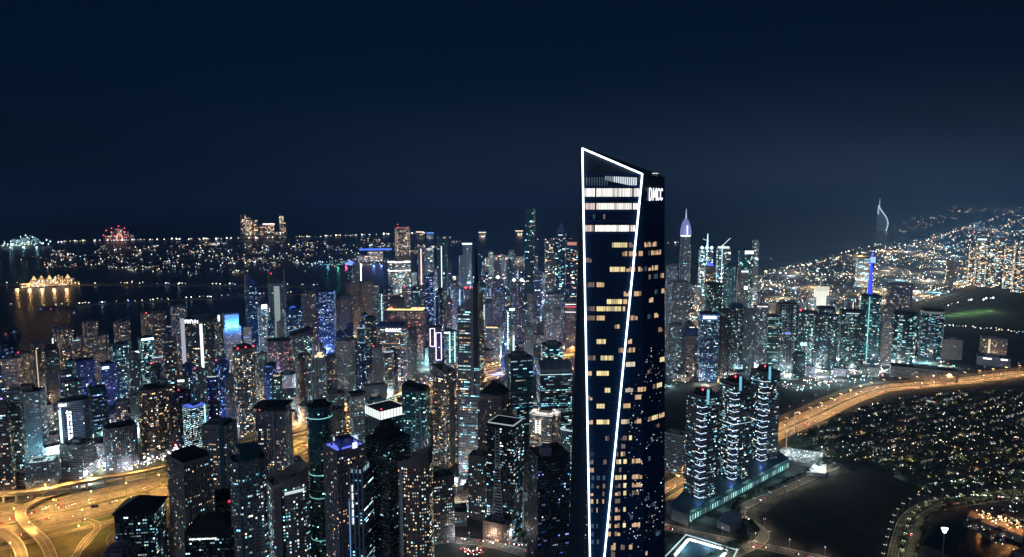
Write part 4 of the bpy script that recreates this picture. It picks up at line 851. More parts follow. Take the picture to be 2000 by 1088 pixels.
t(960, 985, 548, 668, 'apartment_tower', 'violet brown tower under a small white pointed crown', 'white pointed crown tower', shape='chamf', wall='brown', style='fins', pal='blue', p=.22, rot=6, tiers=[(1, 1, 0, .86), (.8, .8, .86, 1)], ex=[('pyr', 14, .8, 'mauve'), ('dome', 8, 14, (.8, .9, 1), 2.4)])
t(997, 1024, 552, 672, 'apartment_tower', 'violet brown tower under a pair of white lamp balls', shape='chamf', wall='brown', style='fins', pal='blue', p=.2, rot=6, tiers=[(1, 1, 0, .88), (.8, .8, .88, 1)], ex=[('red', 7, 2, 6, (.7, .85, 1), 3.5), ('pyr', 10, .8, 'mauve')])
t(986, 1006, 604, 690, 'office_tower', 'teal tower edged by a zigzag of white lamps', wall='teal', style='glass', glass=PANE_TEAL, pal='teal', p=.2, rot=20, ex=[('blocks', 'f', .02, .12, .1, 2, (.8, .95, 1), 3, 14, True, .95), ('strip', 'f', .6, 16, (.8, .9, 1), 3, .97, 1.02, 'lit_sign'), ('strip', 'f', .8, 3, (.8, .95, 1), 3, .05, .4)])
t(1025, 1046, 412, 628, 'office_tower', 'tallest slender dark teal glass tower rising above the marina skyline', 'slender teal supertall', wall='teal', style='glass', glass=PANE_TEAL, pal='teal', p=.1, rot=-18, ratio=.8, tiers=[(1, 1, 0, .72), (.94, .94, .72, 1)], ex=[('strip', 'r', .5, 4, (.1, .5, .7), .6, .3, .7), ('slant', 10, 'teal'), ('strip', 'f', .8, 12, (.5, .95, 1), 1.6, .70, .72), ('strip', 'f', .75, 9, (.4, .9, 1), 1.5, .90, .915)])
t(1030, 1048, 575, 650, 'apartment_tower', 'grey gridded tower standing at the foot of the slender teal supertall', wall='white', style='grid', pal='cool', p=.1, rot=4)
t(1044, 1058, 530, 630, 'office_tower', 'light blue glowing glass tower behind the grey gridded tower', wall='steel', style='glass', pal='blue', p=.3, rot=4, glass=PANE_TEAL)
t(1064, 1082, 470, 600, 'office_tower', 'hazy grey tower with scattered white construction lamps', wall='grey', style='punch', pal='mix', p=.2, rot=4, bright=.9)
t(1085, 1106, 455, 620, 'office_tower', 'dark blue pointed tower beside the slender teal supertall', wall='blue', style='glass', glass=PANE_TEAL, pal='teal', p=.16, rot=-10, ex=[('pyr', 40, .95, 'blue'), ('strip', 'f', .5, 16, (.8, .95, 1), 1.2, .97, .98)])
t(1104, 1128, 480, 630, 'office_tower', 'dark tower with reddish lit crown half hidden by the DMCC skyscraper', wall='blue', style='glass', pal='mix', p=.18, rot=4, ex=[('glowtop', 12, (1, .35, .25), .7, .8)])
t(1062, 1100, 575, 690, 'apartment_tower', 'grey blue broad tower with blocky stepped dark crown', wall='mauve', style='punch', pal='cool', p=.2, rot=14, tiers=[(1, 1, 0, .75), (.9, .9, .75, 1)])
t(1062, 1098, 605, 690, 'apartment_tower', 'pair of pale grey apartment slabs joined below the blocky stepped crown', wall='grey', style='punch', pal='cool', p=.15, rot=-10)
t(1104, 1126, 590, 690, 'office_tower', 'tower with red neon storey lines next to the DMCC skyscraper', wall='brown', style='punch', pal='mix', p=.15, rot=0, ex=[('hband', .9, 1.6, RD, 2, .4), ('hband', .95, 1.6, (1, .9, .9), 2, .4), ('hband', .8, 1.6, (1, .9, .95), 2, .4)])
t(771, 801, 446, 500, 'office_tower', 'isolated sea front tower under construction with red crane lamps', 'red lamped sea front tower', wall='mauve', style='punch', pal='warm', p=.35, rot=10, ex=[('red', 6, 2, 5), ('red', 30, 1, 4), ('glowtop', 8, (1, .3, .3), .5, .8), ('mast', 60, 1.2)])
t(758, 802, 512, 575, 'hotel_tower', 'hotel with two bright white wavy terrace bands by the water', 'wavy terrace hotel', wall='steel', style='ribbon', trim='steel', shape='bow', pal='mix', p=.25, rot=6, ratio=.5, bright=.7, ex=[('hband', .98, 4, (1, .97, .9), 2.2, 2), ('hband', .72, 4, (1, .97, .92), 2.2, 2)])
t(816, 828, 486, 560, 'hotel_tower', 'narrow hazy tower with peach vertical light line', wall='grey', style='punch', pal='warm', p=.06, rot=6, ex=[('strip', 'f', .5, 5, (1, .75, .6), 1.8, .05, 1)])
t(829, 848, 488, 575, 'hotel_tower', 'hazy rounded tower beside the peach light line tower', shape='chamf', wall='steel', style='glass', pal='mix', p=.1, rot=6, ex=[('dome', 16, 6, (.95, .95, .9), 1.2)])
t(854, 875, 470, 600, 'office_tower', 'hazy tall blue slab tower with white light slit', wall='teal', style='glass', glass=PANE_TEAL, pal='cool', p=.05, rot=-8, ex=[('strip', 'f', .45, 3.5, (.85, .95, 1), 1.6, .3, .92), ('slant', 8, 'teal', True)])
t(896, 912, 500, 570, 'apartment_tower', 'pale grey plain slab tower near the shore', wall='grey', style='punch', pal='warm', p=.04, rot=12)
t(903, 922, 478, 560, 'hotel_tower', 'pale blue tower with ring of white lamps on top', wall='steel', style='glass', pal='cool', p=.07, rot=8, shape='ell', ratio=.9, ex=[('hband', 1.0, 6, (.8, .95, 1), 2.0, 1, 'lamp_ring'), ('hband', .08, 7, (.7, .9, 1), 2.0, 6, 'base_lights')])
t(880, 900, 560, 660, 'apartment_tower', 'grey blue tower below the pale shore slab with blue corner light', wall='steel', style='punch', pal='cool', p=.2, rot=8, ex=[('strip', 'f', .9, 2.5, (.2, .6, 1), 2.2, .5, .95)])
t(905, 930, 565, 650, 'apartment_tower', 'tower with two red roof lights behind the tall mast tower', wall='mauve', style='punch', pal='cool', p=.18, rot=8, ex=[('red', 5, 3, 4)])
# right of the skyscraper
t(1325, 1349, 462, 640, 'apartment_tower', 'tall stone tower with illuminated blue domed spire', 'domed spire tower', shape='chamf', wall='beige', style='fins', trim='mauve', pal='cool', p=.2, rot=14, ratio=1, tiers=[(1, 1, 0, .86), (.85, .85, .86, 1)], ex=[('hband', 1.0, 4, (1, 1, .85), 2.0, .5), ('dome', 19, 58, (.24, .30, .75), .6, 0, 'steel', 4, 1.25), ('mast', 32, 2.4, 0, 0, (.6, .7, 1), .9, 60), ('strip', 'f', .5, 2.5, (.7, .75, 1), 1.6, 1.0, 1.12, 'spire_light', 12)])
t(1364, 1391, 488, 605, 'office_tower', 'unfinished tower blazing with cyan construction lights and lit mast', 'cyan construction tower', wall='grey', style='punch', pal='cool', p=.4, rot=10, bright=1.2, ex=[('mast', 62, 3.4, .1, 0, (.6, .95, 1), 2.6), ('red', 8, 3, 7, (.6, .95, 1), 4)])
t(1376, 1395, 520, 620, 'apartment_tower', 'pink floodlit tower with round blue dome', 'pink tower with blue dome', wall='beige', style='fins', pal='warm', p=.2, rot=10, ex=[('dome', 12, 14, (.08, .12, 1), 1.6), ('mast', 20, 1, 0, 0, None, 0, 13), ('flood', 0, -40, 60, (1, .5, .35), 9000)])
t(1398, 1425, 486, 610, 'office_tower', 'unfinished tower with glowing top and a slanting crane jib', wall='grey', style='punch', pal='cool', p=.3, rot=10, bright=1.1, ex=[('glowtop', 8, (.8, 1, 1), 2.0, .8), ('mast', 20, 1)])
t(1441, 1469, 490, 615, 'office_tower', 'hazy turquoise glass tower with bright white sign on top', 'hazy turquoise tower', shape='chamf', wall='teal', style='glass', glass=PANE_TEAL, pal='teal', p=.3, rot=6, bright=.7, ex=[('strip', 'f', .7, 30, (.85, .98, 1), 3, .955, 1.0, 'lit_sign')])
t(1468, 1480, 470, 612, 'apartment_tower', 'slim tower with white balcony lamps stacked up one edge', wall='mauve', style='ribbon', trim='white', pal='cool', p=.25, rot=10)
t(1438, 1461, 530, 640, 'apartment_tower', 'brown mauve tower in front of the hazy turquoise tower', wall='brown', style='punch', pal='mix', p=.14, rot=10, ex=[('strip', 'f', .6, 22, (.7, .85, 1), 2.2, .985, 1.01, 'lit_sign'), ('strip', 'f', .75, 12, (.85, .93, 1), 2.4, .68, .74, 'lit_sign')])
t(1413, 1434, 520, 640, 'office_tower', 'dark teal tower with stacked turquoise windows and small peaked roof', wall='teal', style='grid', glass=PANE_TEAL, pal='teal', p=.25, rot=10, ex=[('pyr', 14, .9, 'teal')])
t(1375, 1409, 555, 680, 'office_tower', 'dark glass tower with reddish lit side in front of pink tower', wall='black', style='glass', pal='teal', p=.16, rot=14, glass=PANE_TEAL, ex=[('flood', 34, -20, 50, (1, .35, .3), 3000)])
t(1300, 1322, 518, 640, 'apartment_tower', 'grey speckled tower right behind the flank of the DMCC skyscraper', wall='mauve', style='punch', pal='cool', p=.24, rot=10)
t(1312, 1346, 552, 690, 'apartment_tower', 'grey tower with white windows in front of the domed spire tower', wall='grey', style='fins', pal='cool', p=.12, rot=10)
t(1302, 1334, 636, 735, 'apartment_tower', 'slate tower with pale horizontal bands beside the DMCC skyscraper', wall='grey', style='ribbon', trim='steel', pal='cool', p=.1, rot=14)
t(1334, 1363, 658, 738, 'apartment_tower', 'dark short tower with maroon lower storeys', wall='brown', style='ribbon', trim='brown', pal='mix', p=.04, rot=10, ex=[('box', .9, 18, 'blue')])
t(1362, 1403, 614, 745, 'office_tower', 'dark blue tower with bright white sign on a blue band', 'white on blue sign tower', wall='blue', style='glass', glass=PANE_TEAL, pal='cool', p=.24, rot=12, ex=[('blocks', 'f', .12, .85, .955, 7, (.9, .96, 1), 3, 9, False, 0, (.05, .25, .9))])
t(1402, 1425, 606, 732, 'apartment_tower', 'tall charcoal tower beside the white on blue sign tower', wall='dark', style='fins', pal='cool', p=.1, rot=12)
t(1422, 1450, 600, 728, 'apartment_tower', 'dark tower with dotted white window column and blue grey cap', wall='dark', style='punch', pal='cool', p=.3, rot=12, ex=[('box', .8, 8, 'blue')])
t(1445, 1472, 606, 722, 'apartment_tower', 'grey flat topped tower, plain and windowless near its top', wall='grey', style='punch', pal='teal', p=.1, rot=12)
t(1470, 1500, 600, 722, 'apartment_tower', 'mauve tower with white lamps on its roof edge', wall='mauve', style='punch', pal='cool', p=.2, rot=12, ex=[('blocks', 'f', .1, .9, 1.01, 3, WH, 2, 5)])
t(1496, 1520, 618, 728, 'office_tower', 'dark green banded office tower at the end of the mauve row', wall='teal', style='ribbon', trim='dark', glass=PANE_TEAL, pal='teal', p=.3, rot=12, rows=True)
t(1516, 1557, 596, 728, 'office_tower', 'wide black glass tower with thin pale mullion lines and blue sign', 'black mullioned tower', wall='black', style='fins', trim='grey', pal='cool', p=.22, rot=10, ex=[('strip', 'f', .5, 14, (.15, .3, 1), .8, .57, .60, 'blue_sign')])
t(1556, 1586, 610, 722, 'office_tower', 'dark tower with cyan lit middle storeys and small red lamp', wall='dark', style='glass', glass=PANE_TEAL, pal='teal', p=.3, rot=10, bright=.8, ex=[('strip', 'f', .4, 16, (.6, 1, 1), 1.2, .42, .47, 'lit_storey'), ('red', 5, 1, 3)])
t(1586, 1634, 604, 722, 'office_tower', 'stepped black tower with yellow lit upper windows and grey shoulder', 'stepped black tower', wall='black', style='glass', glass=PANE_TEAL, pal='cool', p=.2, rot=10, tiers=[(1, 1, 0, .92), (.7, .9, .92, 1)], ex=[('strip', 'f', .3, 26, (1, .95, .7), .8, .84, .86, 'lit_storey'), ('fins', 1, 2, 4, 'grey', 'f', 0, .95, .93, .93)])
t(1638, 1686, 610, 722, 'office_tower', 'black tower with grey side column next to the blue spire tower', wall='black', style='glass', glass=PANE_TEAL, pal='teal', p=.22, rot=10, ex=[('strip', 'f', .45, 30, (.7, .85, .95), .9, .97, .985, 'lit_storey')])
t(1678, 1717, 580, 712, 'office_tower', 'teal edged black tower carrying a tall glowing blue needle spire', 'blue spire tower', wall='teal', style='glass', glass=PANE_TEAL, pal='teal', p=.22, rot=8, ex=[('strip', 'f', .4, 2.2, (.2, .9, .85), 1.0), ('mast', 118, 6, -.06, 0, (.02, .05, 1), 1.3), ('box', .7, 5, 'dark'), ('strip', 'f', .44, 10, (.2, .35, 1), 2.0, 1.50, 1.58, 'spire_lantern', 9)])
t(1732, 1776, 556, 705, 'apartment_tower', 'brown slab tower with pale ribs rising behind dark office towers', 'brown ribbed slab', wall='mauve', style='grid', trim='mauve', pal='mix', p=.2, rot=-12, ratio=.5)
t(1741, 1787, 614, 716, 'office_tower', 'round black office tower with white and teal storey bands', 'round black office tower', shape='ell', ratio=.9, wall='black', style='glass', glass=PANE_TEAL, pal='teal', p=.22, rows=True, bright=.9)
t(1722, 1742, 600, 716, 'apartment_tower', 'narrow grey lit column tower in front of the brown ribbed slab', wall='grey', style='punch', pal='mix', p=.2, rot=10)
t(1798, 1840, 608, 702, 'office_tower', 'rounded black tower with dim yellow lettering around its top', 'rounded black tower', shape='ell', ratio=.9, wall='black', style='glass', glass=PANE_TEAL, pal='cool', p=.2, rows=True, ex=[('hband', .94, 6, (.5, .5, .35), .16, .2, 'dim_crown_band')])
t(1840, 1876, 665, 702, 'apartment_block', 'dim maroon block with a red lamp beside the rounded black tower', cat='building', wall='brown', style='fins', pal='red', p=.05, rot=10, ex=[('strip', 'l', .3, 6, RD, 1.2, .1, .25, 'red_sign')])
t(1918, 1962, 662, 692, 'apartment_block', 'sandy apartment block with warm uplit columns near the fairway', cat='building', wall='beige', style='fins', pal='warm', p=.2, rot=10, ratio=.5, ex=[('strip', 'f', .3, 5, (1, .8, .5), .9, .05, .95), ('flood', 0, -30, 4, (1, .7, .4), 9000)])
t(1912, 1968, 700, 716, 'warehouse', 'low pinkish hall with two white light slots by the curving road', cat='building', wall='mauve', style='punch', p=0, rot=4, ratio=.6, ex=[('strip', 'f', .3, 18, WH, 2.2, .78, .95, 'light_slot'), ('strip', 'f', .8, 14, WH, 2.2, .82, 1.0, 'light_slot')])
t(1745, 1860, 722, 742, 'parking_block', 'long low sand coloured parking block beside the orange road', cat='building', wall='beige', style='grid', pal='warm', p=.1, rot=6, ratio=.3)
for (x0, x1, yt_, yb_, q) in ((1893, 1908, 478, 556, 'with lattice of white windows'), (1906, 1925, 470, 560, 'under glittering white crown lamps'), (1926, 1944, 486, 562, 'with rows of brown balconies'), (1944, 1962, 466, 560, 'with flat unlit top'), (1962, 1982, 480, 565, 'with pinkish floodlit foot'), (1980, 2004, 470, 572, 'at the picture edge with teal windows')):
    t(x0, x1, yt_, yb_, 'apartment_tower', 'hazy distant tower by the far highway ' + q, wall=random.choice(('mauve', 'brown', 'grey')), style='punch', pal='mix', p=.45, bright=.9, rot=14, ex=[('glowtop', 9, (.8, .95, 1), 2.0, .8)] if 'crown' in q else [])
t(1848, 1862, 510, 560, 'office_tower', 'hazy brown lone tower left of the far highway lights', wall='brown', style='punch', pal='mix', p=.05, rot=10)
t(1672, 1698, 505, 560, 'office_tower', 'hazy blue banded block behind the blue spire tower', cat='building', wall='steel', style='ribbon', trim='steel', pal='cool', p=.4, rot=10, rows=True, bright=1.2)
# three matching towers with chevrons
for x0, x1, yt_, yb_, q in ((1340, 1401, 774, 992, 'nearest the corner podium'), (1405, 1463, 748, 955, 'in the middle of the matching trio'), (1464, 1519, 727, 918, 'closest to the orange road')):
    t(x0, x1, yt_, yb_, 'apartment_tower', 'dark banded tower with stacked blue white chevron lights, ' + q, 'chevron tower ' + q, shape='rect', wall='black', style='ribbon', trim='grey', pal='cool', p=.16, rot=44, ratio=.95, bright=.6, group='three matching chevron towers', fh=3.6,
      ex=[('chev', 15, .12, .92, 10, (.62, .78, 1), 2.2), ('strip', 'f', .3, 3, (.15, .55, .75), 1.0, .94, 1.07, 'cyan_roof_fin', 2), ('box', .5, 8, 'black'), ('red', 11, 1, 1.8), ('flood', -24, -24, 22, (.1, .3, 1), 2500), ('flood', -24, -24, 62, (.1, .3, 1), 2500), ('flood', -24, -24, 104, (.1, .35, 1), 2500)] + ([('hband', .62, 1.6, (.6, .95, 1), .9, .7)] if 'middle' in q else []))
t(1298, 1341, 850, 925, 'apartment_block', 'white balcony block between the DMCC skyscraper and the chevron towers', 'white balcony block', cat='building', wall='grey', style='ribbon', trim='white', pal='cool', p=.08, rot=-20, ratio=.7)
mb = MB(); pd = [G(*q) for q in ((1308, 1012), (1345, 1022), (1540, 915), (1512, 893), (1330, 985))]
mb.prism([(p.x, p.y) for p in pd], 0, 17); o = mb.build('podium', WALL['teal']); tag(o, 'long teal lit podium running under the three chevron towers', 'podium')
ARCB = [random.choice((.05, .1, .3, .7, 1.2)) for _ in range(23)]
ARC = [(p, q) for p, q in zip(pd[1:3], pd[2:3])]
m2 = MB(); a, b = pd[1], pd[2]; nrm = Vector((b.y-a.y, a.x-b.x, 0)).normalized()
for i in range(46):
    p = a.lerp(b, (i+.5)/46)+nrm*.4; m2.box(p.x, p.y, 6, 1.6, .5, 7, a=math.atan2((b-a).y, (b-a).x), c=tuple(x*ARCB[i % 23] for x in (.5, .95, .92)))
m2.build('arcade_windows', LAMP, o, lit=True, stuff=True)
for i in range(6): p = a.lerp(b, (i+.5)/6)+nrm*12; lamp((p.x, p.y, 9), (.5, .95, .95), 5000, 1)
# ------------------------------------------------------------------ landmarks on the water and far along the coast
def lit_box_hotel(name, label, x0, x1, yb, blocks, wall, pal, p, bright, cat='hotel', group=None):
    """a far hotel: blocks are (column0, column1, top row, depth in metres, shift back)"""
    Y = gy(yb); X = xat((x0+x1)/2, Y, 0); root = thing(name, label, cat, (X, Y, 2), -math.atan2(X, Y), group)
    sc = depth(Y, 0)/F
    for a, b, yt, dp, sh in blocks:
        w = (b-a)*sc; h = zat(yt, Y); cx = ((a+b)/2-(x0+x1)/2)*sc; pl = [(q[0]+cx, q[1]+dp/2+sh) for q in rect(w, dp)]
        mb = MB(); mb.prism(pl, 0, h); wg = mb.build('wing', wall, root)
        q = panes(pl, 1, max(5, sc*2.6), max(1, int((h-2)/max(5, sc*2.6))), max(5, sc*2.8), .6, .6, .4, p, pal, bright, False, (0, -1))
        if q: quads('windows', q[0], q[1], PANE, wg)
    return root, sc, X, Y
r_, sc, X, Y = lit_box_hotel('resort_hotel', 'red lit seaside palace hotel with central arch on the crescent', 203, 259, 471, [(206, 219, 460, 40, 6), (219, 229, 451, 45, 0), (238, 250, 450, 45, 0), (250, 258, 458, 40, 6), (226, 241, 446, 30, 5)], WALL['beige'], 'red', .5, .7)
mb = MB()
for k in range(9):
    a, b = math.pi*k/9, math.pi*(k+1)/9; rr = 5.2*sc; c0 = 2.5*sc
    mb.tube((c0+rr*math.cos(a), -14, 10+2.3*rr*math.sin(a)), (c0+rr*math.cos(b), -14, 10+2.3*rr*math.sin(b)), 7, n=5)
mb.build('lit_arch', em((1, .5, .35), 1.6), r_)
for x, y in ((207, 459), (212, 450), (221, 446), (233, 442), (243, 446)):
    mb = MB(); mb.ball(((x-231)*sc, -5, zat(y, Y)), 7); mb.build('warning_lamp', em((1, .08, .12), 4), r_)
r_, sc, X, Y = lit_box_hotel('resort_hotel', 'warm lit stacked block resort with a gap and separate end tower', 473, 557, 459, [(474, 484, 418, 70, 0), (484, 492, 423, 70, 8), (492, 505, 428, 70, 0), (505, 512, 440, 60, 4), (512, 535, 437, 60, 6), (535, 545, 452, 50, 0), (545, 553, 421, 70, 0), (553, 557, 434, 60, 3)], WALL['grey'], 'warm', .7, 1.1)
mb = MB(); mb.box(10*sc, -6, zat(438, Y), 22*sc, 4, 2.2*sc); mb.build('lit_bridge', em((1, .9, .85), 2.5), r_)
r_, sc, X, Y = lit_box_hotel('resort_hotel', 'golden lit palace hotel sparkling low over the dark water', 48, 148, 560, [(50, 66, 551, 40, 0), (66, 80, 547, 40, 5), (80, 90, 543, 40, 0), (90, 106, 545, 40, 5), (106, 120, 541, 40, 0), (120, 138, 546, 40, 4), (138, 147, 553, 40, 0)], WALL['beige'], 'warm', .95, 1.3)
for x in (73, 85, 98, 113, 128):
    mb = MB(); mb.cone([(q[0]+(x-98)*sc, q[1]+12) for q in ell(9*sc, 9*sc, 10)], zat(546, Y), ((x-98)*sc, 12, zat(538, Y))); mb.build('lit_roof', em((1, .72, .30), 1.2), r_)
for k in range(5): lamp((X+(k-2)*60, Y-60, 14), (1, .55, .2), 130000, 5)
r_, sc, X, Y = lit_box_hotel('resort_hotel', 'teal white glowing pair of low domed halls at the edge of the crescent', 24, 76, 480, [(26, 38, 471, 60, 0), (41, 56, 468, 60, 6), (61, 73, 471, 60, 0)], WALL['grey'], 'cool', .7, 1.0)
for x, r in ((32, 5), (48, 8), (67, 6)):
    mb = MB(); pr = None
    for j in range(5):
        a = j/4*math.pi/2; ring = [((x-50)*sc+r*sc*math.cos(a)*math.cos(u), 30+r*sc*math.cos(a)*math.sin(u)) for u in np.linspace(0, 2*math.pi, 13)[:-1]]; z = zat(471, Y)+r*.8*sc*math.sin(a)
        if pr: mb.prism(pr[0], pr[1], z, top=ring, cap=False)
        pr = (ring, z)
    mb.build('lit_dome', em((.55, .95, 1), .3), r_)
for k in range(4): lamp((X+(k-1.5)*120, Y-110, 16), (.5, .95, 1), 150000, 6)
lit_box_hotel('resort_hotel', 'long cream lit grid fronted resort on the beach behind mast tower', 946, 1026, 521, [(947, 957, 503, 50, 0), (957, 984, 499, 50, 5), (984, 997, 500, 50, 0), (997, 1008, 502, 50, 6), (1008, 1025, 501, 50, 0)], WALL['white'], 'warm', .95, .75)
r_, sc, X, Y = lit_box_hotel('resort_hotel', 'low white hotel under a royal blue light line on beach island', 716, 752, 511, [(719, 748, 490, 60, 0), (700, 719, 500, 60, 0)], WALL['white'], 'warm', .85, .8)
mb = MB(); mb.box(0, -3, zat(487.5, Y), 62*sc, 6, 3*sc); mb.build('blue_light_line', em((.05, .15, 1), 1.6), r_)
for k, (x, c) in enumerate(((640, (.1, .6, 1)), (660, (.1, 1, .5)), (676, (1, .1, .4)), (705, WH), (730, BL), (745, BL))):
    p = G(x, 517); lamp((p.x, p.y, 16), c, 90000, 4)
for x, y, lb in ((820, 461, 'orange lit beach pavilion block standing alone on the far crescent'), (840, 463, 'blue lit beach pavilion hall on the far crescent'), (942, 462, 'white outlined pier pavilion far out on the water'), (1014, 459, 'glowing wavy roofed pavilion island far out at sea')):
    r_, sc, X, Y = lit_box_hotel('pavilion', lb, x-8, x+8, y+2, [(x-6, x+6, y-6, 60, 0)], WALL['white'], 'blue' if 'blue' in lb else 'warm', .9, 1.3, 'pavilion')
    mb = MB(); mb.box(0, -4, zat(y-6, Y)+10, 15*sc, 8, 1.6*sc); mb.build('roof_light', em(BL if 'blue' in lb else (1, .8, .6), 2), r_)
# sail shaped hotel
Y = gy(452); X = xat(1716, Y, 0); sc = depth(Y, 100)/F
sail = thing('sail_hotel', 'sail shaped hotel tower with white lit curved edge on its own island', 'hotel', (X, Y, 2), -math.atan2(X, Y))
prof = [(14 - 0*t, 0) for t in ()]
edge = []
for i in range(13):
    t = i/12; edge.append(((12.5+3.2*math.sin(math.pi*min(1, t*1.25)) - 15.5*max(0, t-.28)**1.5/.72**1.5)*sc, t*50*sc))
mb = MB(); back = [(-4*sc, z) for _, z in edge]
for (a, z0), (b, z1) in zip(edge, edge[1:]):
    for yy in (0, 60): mb.face([(-4.2*sc, yy, z0), (a, yy, z0), (b, yy, z1), (-4.2*sc, yy, z1)] if not yy else [(a, yy, z0), (-4.2*sc, yy, z0), (-4.2*sc, yy, z1), (b, yy, z1)])
    mb.face([(a, 0, z0), (a, 60, z0), (b, 60, z1), (b, 0, z1)]); mb.face([(-4.2*sc, 60, z0), (-4.2*sc, 0, z0), (-4.2*sc, 0, z1), (-4.2*sc, 60, z1)])
mb.build('sail', mat('sail_fabric', (.30, .36, .46), .7, var=.15, scale=.02), sail)
mb = MB()
for (a, z0), (b, z1) in zip(edge, edge[1:]): mb.tube((a, -4, z0), (b, -4, z1), 7, n=5)
mb.build('lit_curved_rib', em((.85, .92, 1), 1.1), sail)
mb = MB(); mb.tube((-1*sc, 0, 44*sc), (-1*sc, 0, 64*sc), 10, 2, 6); mb.build('mast', em((.8, .88, 1), .6), sail)
mb = MB(); mb.box(-2.6*sc, -6, 40*sc, 2.4*sc, 10, 14*sc); mb.build('lit_atrium', em((.55, .72, 1), .9), sail)
mb = MB(); mb.prism([(p[0], p[1]+30) for p in ell(44*sc, 140, 16)], -1, 5); mb.build('island_base', ISLAND, sail)
# cranes
def crane(px, yb, yt, jib, label, rgb, s, slope=.0):
    Y = gy(yb); h = zat(yt, Y); X = xat(px, Y, h); sc = depth(Y, h)/F; r = max(.7, sc*.55)
    root = thing('tower_crane', label, 'crane', (X, Y, 0), 0); m = em(rgb, s)
    mb = MB(); mb.tube((0, 0, 0), (0, 0, h), r*1.1, n=4); mb.build('crane_mast', METAL if s < .1 else m, root)
    mb = MB(); mb.tube((-abs(jib)*.25*sc*(1 if jib > 0 else -1), 0, h-slope*.25*abs(jib)*sc), (jib*sc, 0, h+slope*abs(jib)*sc), r, n=4); mb.build('jib', m, root)
    mb = MB(); mb.box(0, -r*2, h, r*3, r*3, r*3); mb.build('cab', em(rgb, s*1.6+.4), root)
crane(1411, 612, 480, 15, 'lit crane with raised slanting jib above the unfinished towers', (.8, .98, 1), 1.6, 1.0)
crane(1382, 607, 470, -9, 'cyan lit crane beside the cyan construction tower', (.6, .95, 1), 1.4, .4)
crane(1537, 905, 842, 12, 'yellow lit crane standing at the bright building site', (1, .85, .5), .35, .5)
crane(1553, 845, 806, 9, 'grey lit crane beside the orange villa road', (.8, .75, .7), .3, .3)
# brightly lit building site, sports court and round hall near the estate road
def slab(name, label, cat, pts, h, m):
    mb = MB(); mb.prism([(p.x, p.y) for p in (G(*q) for q in pts)], 0, h); return tag(mb.build(name, m), label, cat)
SITE = slab('site_deck', 'brilliantly floodlit concrete deck of a building site by estate road', 'building site', [(1508, 897), (1590, 914), (1612, 890), (1530, 878)], 5, WALL['grey'])
mb = MB()
for _ in range(150):
    x, y = random.uniform(1512, 1606), random.uniform(881, 908); t_ = (x-1508)/104
    if not (880+t_*14 < y < 896+t_*14): continue
    p = G(x, y, 5); k = random.random()
    if k < .45: mb.box(p.x, p.y, 5+1.5, random.uniform(2, 7), random.uniform(2, 5), 3, 0, random.random())
    elif k < .75: mb.box(p.x, p.y, 5+3, .8, .8, 6, 0)
    else: mb.ball((p.x, p.y, 12), .8, 1, tuple(q*random.uniform(2, 6) for q in (.75, 1, 1)))
mb.build('formwork_and_site_lamps', [WALL['white'], LAMP], SITE, lit=True, stuff=True)
slab('site_cabins', 'white lit cluster of site cabins at the end of estate road', 'site cabins', [(1574, 930), (1612, 932), (1614, 914), (1590, 912)], 6, WALL['white'])
for x, y in ((1520, 892), (1542, 888), (1560, 896), (1580, 902), (1600, 892), (1590, 920), (1606, 922), (1535, 900)):
    p = G(x, y); lamp((p.x, p.y, 16), (.75, 1, 1), 16000, 1.2)
sp = [G(*q) for q in ((1318, 1088), (1345, 1056), (1420, 1078), (1395, 1110))]
o = slab('sports_court', 'rectangular blue sports court framed by bright white lamps', 'sports court', [(1318, 1088), (1345, 1056), (1420, 1078), (1395, 1112)], 1.2, mat('blue_court', (.03, .10, .16), .7, var=.2, scale=.1))
for a, b in ((0, 1), (1, 2), (2, 3)):
    for k in range(14):
        p = sp[a].lerp(sp[b], (k+.5)/14); mb = MB(); mb.box(p.x, p.y, 2.2, 2.6, 2.6, 2.0); mb.build('edge_lamp', em((.85, .98, 1), random.choice((1.2, 2.5, 3.5))), o)
    p = sp[a].lerp(sp[b], .5); lamp((p.x, p.y, 10), (.6, .95, 1), 9000, 1)
ow = [G(*q) for q in ((1300, 1088), (1340, 1046), (1440, 1076), (1412, 1130))]
mb = MB()
for a, b in zip(ow, ow[1:]): mb.tube((a.x, a.y, 1.2), (b.x, b.y, 1.2), .9, n=5)
tag(mb.build('lit_fence', em((.6, .85, .9), .55)), 'pale lit fence running around the blue sports court', 'fence')
slab('round_hall', 'grey polygonal hall with pale seating steps beside estate road', 'hall', [(1400, 1030), (1412, 1012), (1432, 1008), (1450, 1016), (1446, 1030), (1425, 1040)], 9, WALL['grey'])
slab('corner_block', 'rounded corner car park block near the chevron towers', 'building', [(1302, 1000), (1312, 1015), (1344, 1028), (1344, 1008), (1325, 992)], 15, WALL['grey'])
slab('kiosk', 'small square grey kiosk inside the bend of the estate road', 'kiosk', [(1458, 1052), (1468, 1055), (1469, 1040), (1459, 1038)], 6, WALL['grey'])
slab('lit_screen_box', 'huge glowing cream screen box building behind dark office towers', 'building', [(1588, 602), (1616, 602), (1618, 592), (1590, 592)], 70, em((1, .92, .72), .85))
slab('market_hall', 'curved park pavilion with bright white open roof beside the park road', 'pavilion', [(870, 962), (905, 958), (920, 944), (885, 935)], 9, WALL['dark'])
